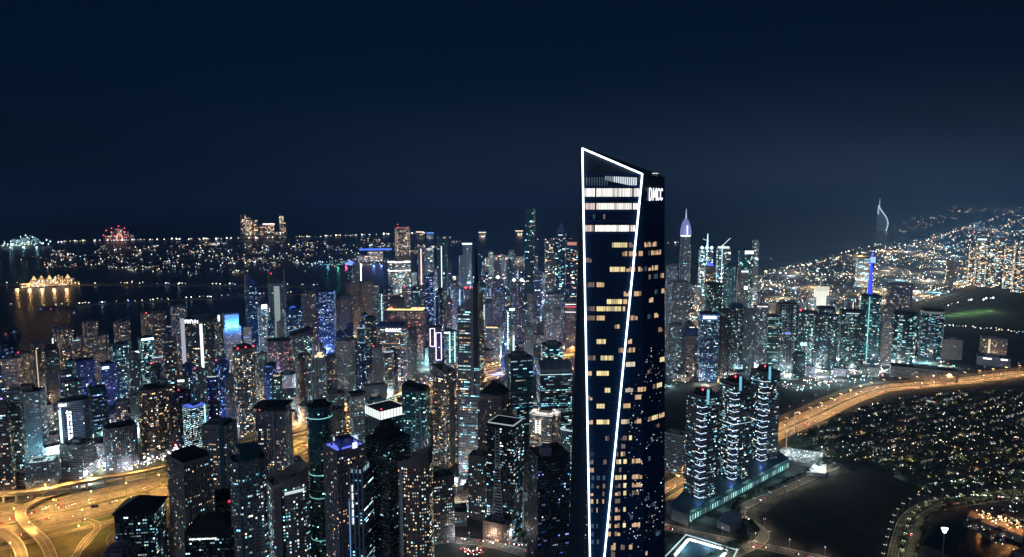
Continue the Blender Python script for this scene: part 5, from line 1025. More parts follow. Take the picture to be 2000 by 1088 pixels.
for x, y, c, w in ((890, 945, (1, .95, 1), 16000), (905, 950, (1, 1, 1), 16000), (905, 995, (.8, .9, 1), 22000), (930, 1000, (1, .95, .9), 16000), (860, 975, SODIUM, 12000), (905, 978, SODIUM, 12000), (945, 975, SODIUM, 10000), (960, 1062, (1, .8, .6), 16000), (985, 1062, (.7, .9, 1), 16000), (1000, 1058, (.8, .95, 1), 16000), (900, 1062, (.9, .95, 1), 16000), (855, 1055, (.8, .9, 1), 12000), (1020, 1030, (1, .8, .8), 9000), (860, 880, (.8, 1, 1), 22000), (880, 905, (.7, 1, 1), 18000), (850, 905, (.8, 1, 1), 14000)):
    p = G(x, y); lamp((p.x, p.y, 12), c, w, 1)

# ------------------------------------------------------------------ infill towers and low blocks
def inpoly(x, y, P):
    c = False; n = len(P)
    for i in range(n):
        (x0, y0), (x1, y1) = P[i-1], P[i]
        if (y0 > y) != (y1 > y) and x < (x1-x0)*(y-y0)/(y1-y0)+x0: c = not c
    return c
def rnd_in(P):
    xs = [p[0] for p in P]; ys = [p[1] for p in P]
    while True:
        x, y = random.uniform(min(xs), max(xs)), random.uniform(min(ys), max(ys))
        if inpoly(x, y, P): return x, y
MARINA = [(-10, 775), (120, 752), (330, 722), (480, 696), (600, 668), (700, 630), (780, 590), (940, 560), (1120, 575), (1120, 720), (900, 745), (700, 800), (560, 840), (420, 860), (180, 905), (-10, 930)]
TECOM = [(1300, 610), (1480, 635), (1720, 630), (1800, 640), (1800, 725), (1660, 748), (1500, 740), (1300, 760)]
COASTZ = [(760, 590), (860, 560), (960, 540), (1130, 540), (1130, 600), (780, 600)]
FARZ = [(1302, 560), (1470, 545), (1560, 560), (1700, 575), (1700, 625), (1480, 630), (1302, 615)]
JLT = [(560, 880), (840, 800), (1100, 720), (1120, 1000), (1000, 1080), (600, 1080)]
def ok_place(x0, x1, yt, yb):
    ar = (x1-x0)*(yb-yt); Y = gy(yb); X = xat((x0+x1)/2, Y, 0); W = (x1-x0)/F*depth(Y, 0)
    for T in TOWERS:
        if math.hypot(T['x']-X, T['y']-Y) < (W+T['w'])*.52: return False
        a0, a1, b0, b1 = T['rect']
        ox = min(x1, a1)-max(x0, a0); oy = min(yb, b1)-max(yt, b0)
        if ox > 0 and oy > 0:
            if yb > b1 and T['hero']:
                up = min(yb, b0+.55*(b1-b0))-max(yt, b0)
                if up > 0 and ox*up > .10*(a1-a0)*.55*(b1-b0): return False
                if ox*oy > .2*(a1-a0)*(b1-b0): return False
    return True
LBL = set(); ADJ = {'beige': 'beige', 'brown': 'brown', 'grey': 'grey', 'mauve': 'mauve grey', 'white': 'pale', 'dark': 'charcoal', 'black': 'black', 'teal': 'teal glass', 'blue': 'dark blue'}
PW = {'warm': 'warm', 'mix': 'mixed white', 'cool': 'cool white', 'teal': 'turquoise', 'blue': 'blue', 'red': 'reddish'}
def auto_label(x, yt, yb, wall, pal, tall):
    near = sorted((T for T in TOWERS if T.get('short')), key=lambda T: abs(T['px']-x)+.8*abs(T['rect'][3]-yb))[:14]
    for T in near:
        rel = ('behind', 'in front of')[yb > T['rect'][3]] if abs(T['px']-x) < 14 else ('just left of' if x < T['px'] else 'just right of')
        for extra in ('', 'smaller ', 'plain ', 'flat topped ', 'slim ', 'square '):
            s = '%s%s %s with %s windows %s the %s' % (extra, ADJ[wall], tall, PW[pal], rel, T['short'])
            if s not in LBL and len(s.split()) <= 16: LBL.add(s); return s
    return None
def infill(zone, count, hmin, hmax, wmin, wmax, capf, walls, pals, kind, group, style=None, prob=(.08, .25)):
    made = tries = 0
    while made < count and tries < count*60:
        tries += 1; x, yb = rnd_in(zone); Y = gy(yb); sc = depth(Y, 60)/F; w = random.uniform(wmin, wmax)/sc; h = random.uniform(hmin, hmax)
        X = xat(x, Y, 0); yt = proj(X, Y, h)[1]
        if yt < capf(x): continue
        if not ok_place(x-w/2, x+w/2, yt, yb): continue
        wall = random.choice(walls); pal = random.choice(pals); lb = auto_label(x, yt, yb, wall, pal, kind.replace('_', ' '))
        if not lb: continue
        st = style or random.choice(('punch', 'punch', 'ribbon', 'grid', 'fins', 'glass')); ex = []
        if h > 45 and random.random() < .45:
            ex.append(random.choice([('box', .5, 9, 'dark'), ('red', 5, 1, 1.6), ('glowtop', 4, random.choice([(1, .85, .6), (.6, .9, 1), (.5, .7, 1)]), .8, .7), ('mast', 18, .5), ('strip', 'f', random.random(), 2.2, random.choice([(.6, .9, 1), (1, .9, .8), (.3, .5, 1)]), 1.4, .2, .98), ('strip', 'f', .5, 12, WH, 2.2, .95, .985, 'lit_sign'), ('pyr', 9, .9, wall), ('hband', 1.0, 1.2, (.7, .9, 1), 1.0, .3)]))
        tower(x-w/2, x+w/2, yt, yb, kind, lb, None, 'tower' if h > 45 else 'building', random.choice(('rect', 'rect', 'notch', 'chamf', 'bow')), random.uniform(-28, 28), random.uniform(.6, 1), st, wall, pal, random.uniform(*prob), random.uniform(.35, .7), None, ex, rows=st == 'glass', glass=PANE_TEAL if wall == 'teal' else PANE_BLUE if wall == 'blue' else None, group=group, hide=True, fh=3.8, bay=3.8)
        made += 1
infill(MARINA, 140, 90, 195, 17, 29, lambda x: 632 if x < 480 else 580 if x < 720 else 560, ['beige', 'mauve', 'grey', 'brown', 'teal', 'blue', 'dark', 'blue'], ['warm', 'mix', 'cool', 'blue', 'teal', 'blue'], 'apartment_tower', 'marina towers between the landmarks')
infill(COASTZ, 36, 60, 210, 20, 34, lambda x: 488, ['steel' if 0 else 'grey', 'mauve', 'teal', 'white'], ['cool', 'mix', 'blue'], 'apartment_tower', 'hazy towers near the shore')
infill(TECOM, 40, 55, 150, 22, 34, lambda x: 605, ['grey', 'mauve', 'black', 'dark', 'teal', 'brown'], ['cool', 'teal', 'mix'], 'office_tower', 'office towers beyond the skyscraper')
infill(FARZ, 34, 30, 120, 24, 40, lambda x: 555 if x < 1480 else 580, ['mauve', 'brown', 'grey', 'beige', 'teal'], ['warm', 'mix', 'cool'], 'apartment_tower', 'hazy towers beyond the office row')
infill(JLT, 10, 70, 130, 28, 38, lambda x: 760, ['dark', 'grey', 'brown', 'teal'], ['cool', 'mix', 'teal'], 'apartment_tower', 'lakeside towers among the front row')
infill(MARINA, 70, 9, 34, 22, 46, lambda x: 600, ['white', 'grey', 'mauve', 'beige'], ['warm', 'mix', 'cool'], 'low_block', 'low blocks between the marina towers', prob=(.1, .4))
infill(TECOM, 34, 8, 26, 22, 50, lambda x: 640, ['white', 'grey', 'mauve', 'beige'], ['warm', 'cool', 'teal'], 'low_block', 'low blocks at the foot of the office row', prob=(.1, .4))
infill(JLT, 14, 8, 20, 26, 44, lambda x: 760, ['white', 'grey', 'mauve'], ['warm', 'cool', 'teal'], 'low_block', 'low blocks between the front towers', prob=(.1, .3))

# ------------------------------------------------------------------ road signs over the highway
def gantry(px, py, w, rgb, label, ang=0.0, h=9):
    p = G(px, py); r_ = thing('road_sign', label, 'road sign', p, ang)
    for sg in (-1, 1):
        mb = MB(); mb.tube((sg*w*.42, 0, 0), (sg*w*.42, 0, h), .25, .2, 6); mb.build('post', METAL, r_)
    mb = MB(); mb.box(0, 0, h-1.6, w, .35, 4.2); mb.build('sign_board', mat('sign_%s' % label[:5], rgb, .5), r_)
gantry(203, 966, 9, (.5, .42, .25), 'cream hoarding board standing between viaduct and highway', .2)
gantry(186, 1000, 9, (.03, .05, .16), 'dark blue direction sign standing over the highway lanes', .3, 10)
# ------------------------------------------------------------------ lamps
def lampfield(name, label, items, group=None):
    """items: (x, y, z, radius, colour) - far too many and too small to count"""
    mb = MB()
    for x, y, z, r, c in items: mb.ball((x, y, z), r, 0, c)
    o = mb.build(name, LAMP, None, lit=True, stuff=True); o['label'] = label; o['category'] = 'lights'; return o
COLS = {'white': [(.85, .97, 1), (.7, .93, 1), (1, .92, .78)], 'cyan': [(.3, .85, 1), (.5, .95, 1), (.75, 1, 1)], 'warm': [(1, .75, .45), (1, .86, .62), (1, .95, .85)], 'sodium': [(1, .55, .2), (1, .65, .3), (1, .75, .45)],
        'blue': [(.15, .4, 1), (.4, .6, 1), (.08, .2, 1), (.45, .25, 1)], 'red': [(1, .1, .12), (1, .2, .25), (1, .3, .2)], 'green': [(.6, 1, .7), (.8, 1, .6), (.9, 1, .8)]}
def pick(mixd):
    k = random.choices(list(mixd), list(mixd.values()))[0]; return random.choice(COLS[k])
def field(n, zone, mixd, px=(.7, 1.7), bright=.9, z=(2, 12), clump=0.0):
    out = []; cx = []
    for _ in range(n):
        if clump and cx and random.random() < clump:
            a, b = random.choice(cx); x, y = a+random.gauss(0, 7), b+random.gauss(0, 1.6)
            if y < 398: continue
        else: x, y = rnd_in(zone); cx.append((x, y))
        p = G(x, y); s = depth(p.y, 0)/F; r = random.uniform(*px)*s*.62; v = min(9, 2.2*bright*random.expovariate(1)+.2); c = pick(mixd)
        out.append((p.x, p.y, random.uniform(*z)+r, r, tuple(q*v for q in c)))
    return out
def along(pts, step_px, mixd, px=(.9, 1.7), bright=1.2, jit=1.5, z=8):
    out = []
    for (x0, y0), (x1, y1) in zip(pts, pts[1:]):
        n = max(1, int(math.hypot(x1-x0, y1-y0)/step_px))
        for k in range(n):
            t = random.random(); p = G(x0+(x1-x0)*t, y0+(y1-y0)*t+random.gauss(0, jit)*.4); s = depth(p.y, 0)/F; r = random.uniform(*px)*s*.62
            v = min(8, .2+2.0*bright*random.expovariate(1)); out.append((p.x, p.y, z+r, r, tuple(q*v for q in pick(mixd))))
    return out
lf = []
for pts, wd in ISL:
    y = sum(p[1] for p in pts)/len(pts)
    if y > 540: lf += along(pts, 11, {'white': 3, 'warm': 2, 'blue': .3}, (1.2, 2.4), 1.2)
    elif y > 478: lf += along(pts, 9.0, {'white': 3, 'warm': 4, 'cyan': 1, 'red': .2}, (.8, 2.2), .9, 9)
    else: lf += along(pts, 6.0, {'white': 3, 'warm': 4}, (1.2, 2.8), 1.3, 1.0)
PALMZ = [(60, 496), (200, 482), (420, 473), (640, 468), (900, 464), (900, 480), (770, 500), (700, 508), (560, 524), (430, 538), (330, 534), (180, 528), (80, 522)]
lf += field(900, PALMZ, {'white': 3, 'warm': 5, 'cyan': 1, 'blue': .7, 'red': .3, 'sodium': 1}, (.6, 1.8), .55, (2, 8), .8)
lf += field(60, [(590, 522), (760, 512), (760, 505), (590, 515)], {'blue': 3, 'cyan': 2, 'red': .5, 'white': 1}, (.9, 2), 1)
lf += along([(1050, 470), (1120, 468)], 4, {'red': 1, 'warm': 2}, (.9, 1.6))
lf += field(70, [(0, 482), (24, 476), (40, 470), (56, 468), (76, 476), (100, 479), (100, 482), (0, 486)], {'cyan': 3, 'white': 2}, (1.2, 2.8), 1.4, (4, 45))
lampfield('shore_lights', 'countless villa and quay lights on the palm shaped islands', lf)
lf = field(520, COASTZ, {'white': 4, 'cyan': 2, 'warm': 3, 'red': .6, 'blue': .5}, (1.1, 2.6), 1.1, (2, 25))
lf += field(1300, MARINA, {'white': 5, 'warm': 3, 'cyan': 2, 'red': .6, 'blue': .7, 'sodium': .6}, (1.0, 2.4), 1.1, (2, 14), .3)
lf += along([(170, 798), (250, 788), (330, 796), (420, 784), (520, 752), (640, 726)], 3, {'blue': 2, 'warm': 3, 'white': 2}, (.9, 2), 1.2)
lf += along([(180, 905), (215, 912), (250, 922), (300, 905), (345, 888), (400, 872)], 2.6, {'white': 6, 'cyan': 2, 'red': 1, 'warm': 1}, (1.0, 3.6), 1.5, 12)
lf += field(90, [(175, 900), (200, 898), (262, 915), (345, 876), (350, 888), (262, 928), (190, 925)], {'white': 6, 'cyan': 2, 'red': .7}, (1.2, 3.4), 1.5, (2, 8))
lampfield('street_lights', 'mass of shop and street lights between the marina towers', lf)
lf = field(620, TECOM, {'white': 5, 'cyan': 4, 'warm': 2, 'red': .6, 'sodium': .5}, (.9, 2.2), 1.0, (2, 12), .4)
lf += field(420, [(1300, 725), (1500, 700), (1800, 700), (1880, 718), (1700, 745), (1560, 768), (1400, 745)], {'white': 5, 'cyan': 4, 'red': .8, 'warm': 2}, (1, 2.6), 1.3, (2, 8), .5)
lf += field(500, FARZ, {'white': 3, 'warm': 4, 'sodium': 2, 'cyan': 2, 'red': .4}, (.8, 2), .9, (2, 15), .4)
for _ in range(26):
    x, y = rnd_in([(1310, 735), (1500, 712), (1800, 700), (1860, 715), (1700, 742), (1560, 740), (1400, 735)]); p = G(x, y); lamp((p.x, p.y, 9), pick({'white': 3, 'cyan': 4, 'warm': 1}), 60000, 1.2)
lampfield('street_lights', 'mass of street lights around the office towers beyond the skyscraper', lf)
FARCITY = [(1480, 540), (1560, 522), (1690, 492), (1790, 470), (1880, 446), (1960, 420), (2010, 408), (2010, 560), (1900, 560), (1800, 585), (1700, 600), (1500, 600)]
lf = field(1900, FARCITY, {'white': 3, 'cyan': 2.5, 'warm': 4, 'sodium': 5, 'red': .3, 'blue': .2, 'green': .3}, (.7, 1.9), 1.0, (2, 20), .5)
for pts in ([(1480, 538), (1600, 515), (1700, 494), (1790, 478), (1870, 452), (1940, 428), (2005, 404)], [(1700, 520), (1800, 500), (1900, 470), (2005, 425)], [(1500, 535), (1620, 540), (1690, 538)], [(1790, 592), (1850, 575), (1920, 549), (1990, 512)], [(1770, 582), (1840, 566), (1910, 540), (2000, 500)], [(1800, 512), (1880, 490)], [(1640, 498), (1720, 478)],
            [(1745, 396.5), (1815, 396.5)], [(1850, 402), (2000, 397)], [(1855, 413), (1890, 414)]):
    lf += along(pts, 4.2, {'sodium': 4, 'warm': 3, 'white': 3}, (1.0, 2.2) if pts[0][1] > 405 else (.6, 1.1), 1.6 if pts[0][1] > 405 else .5, 2.5)
lf += field(160, [(1840, 404), (1900, 400), (2005, 396), (2005, 414), (1930, 420), (1850, 416)], {'sodium': 3, 'warm': 3, 'white': 2}, (.7, 1.5), .6, (2, 20), .4)
lf += field(150, [(1760, 462), (1850, 435), (1900, 418), (1960, 406), (1990, 404), (1900, 404), (1800, 420), (1740, 440)], {'sodium': 3, 'warm': 3, 'white': 2}, (.5, 1.3), .5, (2, 20), .6)
lf += field(60, [(1880, 545), (1960, 520), (1970, 530), (1890, 556)], {'white': 1}, (2, 4.5), 2.5)
lf += along([(1845, 640), (1900, 644), (1960, 650), (2000, 655)], 4, {'white': 3, 'cyan': 1, 'warm': 2}, (1, 2.4), 1.3, 3)
lf += along([(1842, 612), (1870, 602), (1900, 597), (1945, 594)], 9, {'white': 1}, (2, 3.4), 1.6, 1.5, 22)
lampfield('far_city_lights', 'glittering carpet of lights along the distant coast', lf)
lf = []
for x, y in ((137, 413), (348, 387), (405, 383), (781, 407), (854, 400), (1002, 403), (1101, 405), (1605, 425), (1506, 505), (1560, 461), (1650, 450)):
    p = G(x, max(y, 398) if y < 400 else y)
    Y = 7000; z = zat(y, Y); s = depth(Y, z)/F; lf.append((xat(x, Y, z), Y, z, s*.9, (1.2, 1.05, .95)))
# ------------------------------------------------------------------ ships riding at anchor far out
for i, (x, y, lb) in enumerate(((1506, 506, 'ship with two white deck lamps off the far coast'), (1605, 426, 'lone ship light far out on the dark sea'), (1560, 462, 'faint ship lamp beyond the coast road'), (137, 414, 'lone bright ship light far out over the dark bay'), (1002, 404, 'tiny ship light on the horizon behind the skyline'), (854, 402, 'tiny ship light on the horizon beyond the shore towers'), (22, 596, 'small boat with a white lamp near the picture edge'), (28, 651, 'small boat with blue lamp in the dark bay'), (12, 655, 'small boat with red lamp in the dark bay'), (145, 613, 'small boat with violet lamp below the harbour breakwater'), (596, 531, 'boat with a green lamp on the bay'), (604, 523, 'boat with a bright blue lamp on the bay'), (80, 606, 'moored yacht lit blue at the breakwater end'), (100, 606, 'moored yacht lit orange at the breakwater end'))):
    p = G(x, y, 0); s = depth(p.y, 0)/F; k = max(1.0, s*2.2/9)
    r_ = thing('boat', lb, 'boat', (p.x, p.y, .3), random.uniform(-.4, .4))
    mb = MB(); mb.prism([(-9*k, -2*k), (6*k, -2*k), (10*k, 0), (6*k, 2*k), (-9*k, 2*k)], 0, 2.2*k); mb.build('hull', WALL['white'], r_)
    mb = MB(); mb.box(-2*k, 0, 3.2*k, 8*k, 3*k, 2*k); mb.build('cabin', WALL['white'], r_)
    c = (.2, .4, 1) if 'blue' in lb or 'violet' in lb else (1, .1, .1) if 'red' in lb else (.5, 1, .5) if 'green' in lb else (1, .6, .25) if 'orange' in lb else (1, .95, .9)
    mb = MB(); mb.ball((0, 0, 6*k), 1.5*k); mb.tube((0, 0, 3*k), (0, 0, 6*k), .2*k); mb.build('deck_lamp', em(c, 3.0), r_)

# street lighting that really lights the streets
for x, y, c, w in ([(random.uniform(0, 1110), 0, None, 0) for _ in range(0)]): pass
def glow(n, zone, mixd, w, z=10):
    for _ in range(n):
        x, y = rnd_in(zone); p = G(x, y)
        if any(math.hypot(T['x']-p.x, T['y']-p.y) < max(T['w'], T['d'])*.62 for T in TOWERS): continue
        lamp((p.x, p.y, z), pick(mixd), w*random.uniform(.5, 1.6)*(p.y/1600)**1.0, 1.5)
glow(190, MARINA, {'white': 1.5, 'warm': 1.5, 'cyan': 5, 'blue': 5, 'sodium': 2.5}, 56000)
glow(56, TECOM, {'white': 1.5, 'cyan': 6, 'warm': 1, 'sodium': 1}, 60000)
glow(50, JLT, {'white': 2, 'cyan': 6, 'warm': 1, 'blue': 2}, 20000)
glow(34, FARZ, {'warm': 3, 'sodium': 3, 'white': 2, 'cyan': 2}, 120000)
glow(26, COASTZ, {'white': 3, 'cyan': 3, 'warm': 2, 'blue': 2}, 110000)
glow(50, FARCITY, {'warm': 3, 'sodium': 4, 'white': 2, 'cyan': 2}, 260000, 16)
for x, y in ((190, 912), (205, 918), (228, 922), (250, 924), (270, 912), (300, 900), (330, 892), (170, 934), (175, 944)):
    p = G(x, y); lamp((p.x, p.y, 9), (.85, .95, 1), 30000, 1.2)
for x in (1850, 1880, 1910, 1935):
    p = G(x, 616-(x-1850)*.1); lamp((p.x, p.y, 25), (.7, 1, .6), 60000, 2)
for x, y in ((1600, 755), (1640, 750), (1680, 748), (1700, 744), (1560, 755)):
    p = G(x, y); lamp((p.x, p.y, 16), (.55, .95, 1), 40000, 1.5)

# highway lamp posts
def post_mesh(h, arm, r, rgb, s):
    mb = MB(); mb.tube((0, 0, 0), (0, 0, h), .28, .16, 6, 0)
    for sg in (-1, 1):
        mb.tube((0, 0, h-.6), (sg*arm, 0, h), .12, .1, 5, 0); mb.ball((sg*arm, 0, h-.2), r, 1, sq=.55)
    return mb.mesh('street_lamp', [METAL, em(rgb, s)])
POST = {'sodium': post_mesh(21, 1.8, 1.25, (1, .66, .26), 5), 'white': post_mesh(12, 1.2, .6, (1, .97, .85), 3.0), 'mast': post_mesh(27, 2.0, 1.5, (1, .72, .34), 6)}
NPOST = [0]
def posts(q, every, kind, label, group, ymax=2600, w=0, c=SODIUM, nmax=60, light_every=1, off=0, h=21):
    acc = 0; k = 0; qq = side(q, off) if off else q
    for p, p2 in zip(qq, qq[1:]):
        acc += (p2-p).length; px, py = proj(p.x, p.y, 0)
        n = 0
        while acc >= every:
            acc -= every; t = 1-acc/max((p2-p).length, .01); P = p.lerp(p2, max(0, min(1, t))); px, py = proj(P.x, P.y, 0)
            if P.y > ymax or px < -120 or px > 2120 or py > 1250: continue
            k += 1
            if k > nmax: return
            if -20 < px < 2020 and py < 1140:
                o = link('street_lamp', POST[kind]); o.location = P; d = p2-p; o.rotation_euler = (0, 0, math.atan2(d.y, d.x)+math.pi/2); tag(o, label, 'street lamp', group); NPOST[0] += 1
            if w and k % light_every == 0: downlamp((P.x, P.y, h-1.2), c, w)
GR = 'street lamps along the roads'
for q in FQ:
    for i in range(4, len(q), 6):
        if -60 < proj(q[i].x, q[i].y, 0)[0]: downlamp((q[i].x+5, q[i].y, 22), SODIUM, 16000)
for i in range(1, len(vq), 3): downlamp((vq[i].x, vq[i].y-6, 26), SODIUM, 26000)
posts(szr, 44, 'sodium', 'orange twin headed street lamp along the golden highway median', GR, 3200, 155000, SODIUM, 70)
posts(szr, 58, 'sodium', 'orange lamp post on the far side of the golden highway', GR, 1800, 115000, SODIUM, 40, 1, 66)
posts(szr, 58, 'sodium', 'orange lamp post on the near side of the golden highway', GR, 1500, 115000, SODIUM, 40, 1, -60)
posts(side(szr, -110), 70, 'sodium', 'orange street lamp among the interchange loops', GR, 1300, 105000, SODIUM, 20)
posts(villa_road, 48, 'sodium', 'orange twin headed street lamp along the villa road', GR, 3000, 130000, (1, .55, .22), 70)
posts(villa_road, 60, 'white', 'white street lamp on the verge beside the villa road', GR, 2600, 0, SODIUM, 50, 1, 46)
posts(est, 36, 'white', 'street lamp along the curving estate road', GR, 3000, 7000, (1, .88, .55), 40, 1, 8, 12)
posts(cross, 40, 'white', 'street lamp along the avenue past the sports court', GR, 3000, 7000, (1, .8, .6), 30, 1, 9, 12)
posts(bend, 24, 'white', 'pale street lamp lining the tree planted boulevard', GR, 3000, 4500, (1, .95, .52), 60, 1, 8, 12)
posts(side(bend, 26), 24, 'white', 'pale street lamp on the outer kerb of the boulevard', GR, 3000, 0, (1, .98, .62), 60, 1)
posts(arc_road, 26, 'sodium', 'orange street lamp along the curved park road', GR, 3000, 0, SODIUM, 20)
posts(front_road, 26, 'white', 'white street lamp along the front road below the ladder tower', GR, 3000, 0, SODIUM, 20)
posts(beach_road, 160, 'mast', 'tall mast lamp along the far coast road', GR, 9000, 60000, (1, .66, .35), 40, 3)
mb = MB(); mb.tube((0, 0, 0), (0, 0, 40), .6, .4, 8); p = G(1840, 1098)
fl = tag(mb.build('floodlight_mast', METAL), 'tall floodlight mast with brilliant white head beside the dark lake', 'floodlight mast'); fl.location = p
mb = MB(); mb.prism(rect(2.4, 2.4), 37, 42.5, top=rect(5, 5)); mb.build('lamp_head', em((.8, 1, 1), 4), fl)
for sg in (-1, 1):
    mb = MB(); mb.box(sg*3, 0, 42.5, 1.6, 1.6, .8); mb.build('lamp_panel', em((.8, 1, 1), 4), fl)
lamp(p+Vector((0, -3, 43)), (.7, 1, .9), 9000, 1)

# ------------------------------------------------------------------ cars
def car_mesh(rgb, i):
    mb = MB(); L_, W = 4.6, 1.9
    sidep = [(-2.3, .35), (2.3, .35), (2.35, .8), (1.3, 1.0), (.7, 1.5), (-1.1, 1.55), (-2.0, 1.05), (-2.35, .95)]
    for y, fl in ((-W/2, 0), (W/2, 1)):
        pts = [(x, y, z) for x, z in sidep]; mb.face(pts if not fl else pts[::-1])
    n = len(sidep)
    for k in range(n):
        a, b = sidep[k], sidep[(k+1) % n]; mb.face([(a[0], W/2, a[1]), (b[0], W/2, b[1]), (b[0], -W/2, b[1]), (a[0], -W/2, a[1])], 1 if k in (3, 5) else 0)
    for x in (-1.45, 1.45):
        for y in (-.95, .95): mb.tube((x, y-.12, .35), (x, y+.12, .35), .35, .35, 8, 2)
    for y in (-.62, .62): mb.box(2.36, y, .72, .3, .55, .35, 3); mb.box(-2.38, y, .85, .25, .6, .35, 4)
    return mb.mesh('car', [mat('car_paint_%d' % i, rgb, .3, .2), MATS['window_glass'], WALL['black'], em((1, .97, .9), 14), em((1, .03, .04), 8)])
CARM = [(car_mesh(c, i), nm) for i, (c, nm) in enumerate((((.7, .7, .7), 'white'), ((.35, .36, .38), 'silver'), ((.03, .03, .035), 'black'), ((.35, .03, .03), 'red'), ((.5, .45, .35), 'beige')))]
NC = 0
def cars(q, off, n, y0, y1, label, rev=False, z=.36):
    global NC
    qq = side(q, off); qq = [p for p in qq if y0 < p.y < y1]
    if len(qq) < 2: return
    for _ in range(n):
        i = random.randrange(len(qq)-1); P = qq[i].lerp(qq[i+1], random.random()); px, py = proj(P.x, P.y, 0)
        if not (-5 < px < 2005 and py < 1095): continue
        d = qq[i+1]-qq[i]; m, nm = random.choice(CARM); o = link('car', m); a = math.atan2(d.y, d.x)+(math.pi if rev else 0)
        o.location = (P.x-math.sin(a)*0, P.y, z); o.rotation_euler = (0, 0, a); o.scale = (1.15, 1.15, 1.15)
        tag(o, '%s car driving %s' % (nm, label), 'car', 'cars ' + label); NC += 1
for off in (-29, -25, -21, -17, -13, -9): cars(szr, off, 9, 700, 2600, 'towards the towers on the golden highway')
for off in (29, 25, 21, 17, 13, 9): cars(szr, off, 9, 700, 2600, 'away from the towers on the golden highway', True)
for off in (-46, 47): cars(szr, off, 7, 700, 1800, 'on the highway service road', off > 0)
cars(szr, 84, 22, 700, 1900, 'on the frontage road below the bright shops', True)
for off in (-18, -10): cars(villa_road, off, 12, 900, 3200, 'down the orange villa road')
for off in (10, 18): cars(villa_road, off, 12, 900, 3200, 'up the orange villa road', True)
cars(est, 3, 5, 600, 1500, 'on the curving estate road'); cars(cross, -3, 6, 600, 1500, 'on the avenue past the sports court'); cars(front_road, 3, 8, 600, 1500, 'on the front road below the ladder tower'); cars(bend, 3, 4, 600, 1500, 'on the boulevard')

# ------------------------------------------------------------------ villas and trees
def villa_mesh(k):
    mb = MB(); w, d, h = random.uniform(11, 16), random.uniform(9, 13), random.choice((6.2, 6.8, 7.2)); mb.prism(rect(w, d), 0, h, 0)
    mb.prism(rect(w*.45, d*.5), 0, h*.55, 0); o = grow(rect(w, d), .8)
    mb.prism(o, h, h+.3, 1); mb.prism(o, h+.3, h+3, 1, top=[(x*.35, y*.2) for x, y in o])
    mb.box(w*.5+2.2, -1, 1.7, 4.6, d*.7, 3.4, 0); mb.box(w*.5+2.2, -1, 3.5, 5.2, d*.78, .25, 1)
    for f in range(2):
        for i in range(4):
            x = -w*.38+w*.25*i; v = random.choice((0, 0, 0, 0, .5, 1.4)) if k < 8 else random.choice((0, .6, 1.6, 2.2)); c = random.choice(((1, .7, .4), (1, .85, .65), (.85, .95, 1)))
            mb.face([(x-.7, -d/2-.06, 1+f*3), (x+.7, -d/2-.06, 1+f*3), (x+.7, -d/2-.06, 2.5+f*3), (x-.7, -d/2-.06, 2.5+f*3)], 2, tuple(q*v for q in c))
    for i in range(1 if k < 8 else 3):
        c = random.choice(((1, .45, .15), (1, .6, .3), (1, .85, .6), (.8, 1, 1))); mb.ball((random.uniform(-w*.6, w*.6), -d/2-1.2, 2.4), .5, 2, tuple(q*random.uniform(1.5, 4) for q in c))
    return mb.mesh('villa', [mat('villa_plaster_%d' % (k % 4), [(.13, .11, .09), (.17, .15, .13), (.11, .10, .09), (.14, .13, .12)][k % 4], .9), mat('villa_roof_%d' % (k % 3), [(.05, .038, .032), (.04, .042, .044), (.065, .048, .04)][k % 3], .9, var=.25, scale=.5), LAMP], lit=True)
VM = [villa_mesh(k) for k in range(12)]
VILZ = [(1545, 862), (1640, 815), (1730, 785), (1850, 772), (2010, 758), (2040, 960), (1940, 950), (1860, 960), (1800, 975), (1760, 935), (1700, 905), (1640, 905), (1600, 885)]
VILZ2 = [(1860, 1020), (1940, 990), (2040, 975), (2040, 1100), (1960, 1080)]
cand = []; spots = []
a0 = .5; cg, sg_ = math.cos(a0), math.sin(a0)
for u in range(-70, 90):
    for v in range(0, 110):
        x_, y_ = u*20, 600+v*24; 
        if v % 3 == 2: continue
        X, Y = x_*cg-(y_-1400)*sg_+800, x_*sg_+(y_-1400)*cg+1500
        X += 30*math.sin(Y*.006)+random.uniform(-2, 2); Y += 40*math.sin(X*.005)+random.uniform(-2, 2)
        px, py = proj(X, Y, 0)
        if Y > 600 and (inpoly(px, py, VILZ) or inpoly(px, py, VILZ2)): cand.append((Y, X, px, py, v))
cand.sort(); GV = 'villas of the dark suburb'
def near_path(X, Y, q, d): return any((p.x-X)**2+(p.y-Y)**2 < d*d for p in q)
RP = [p for p in villa_road+side(villa_road, 40)+bend+side(bend, 17)+est]
cand = [c for c in cand if not near_path(c[1], c[0], RP, 26)]
def ordn(n): return {1: 'first', 2: 'second', 3: 'third', 4: 'fourth', 5: 'fifth', 6: 'sixth', 7: 'seventh', 8: 'eighth', 9: 'ninth', 10: 'tenth'}.get(n) or '%d%s' % (n, 'th' if 10 < n % 100 < 20 else {1: 'st', 2: 'nd', 3: 'rd'}.get(n % 10, 'th'))
VROW = min(c[4] for c in cand)
rest = MB(); vl = 0
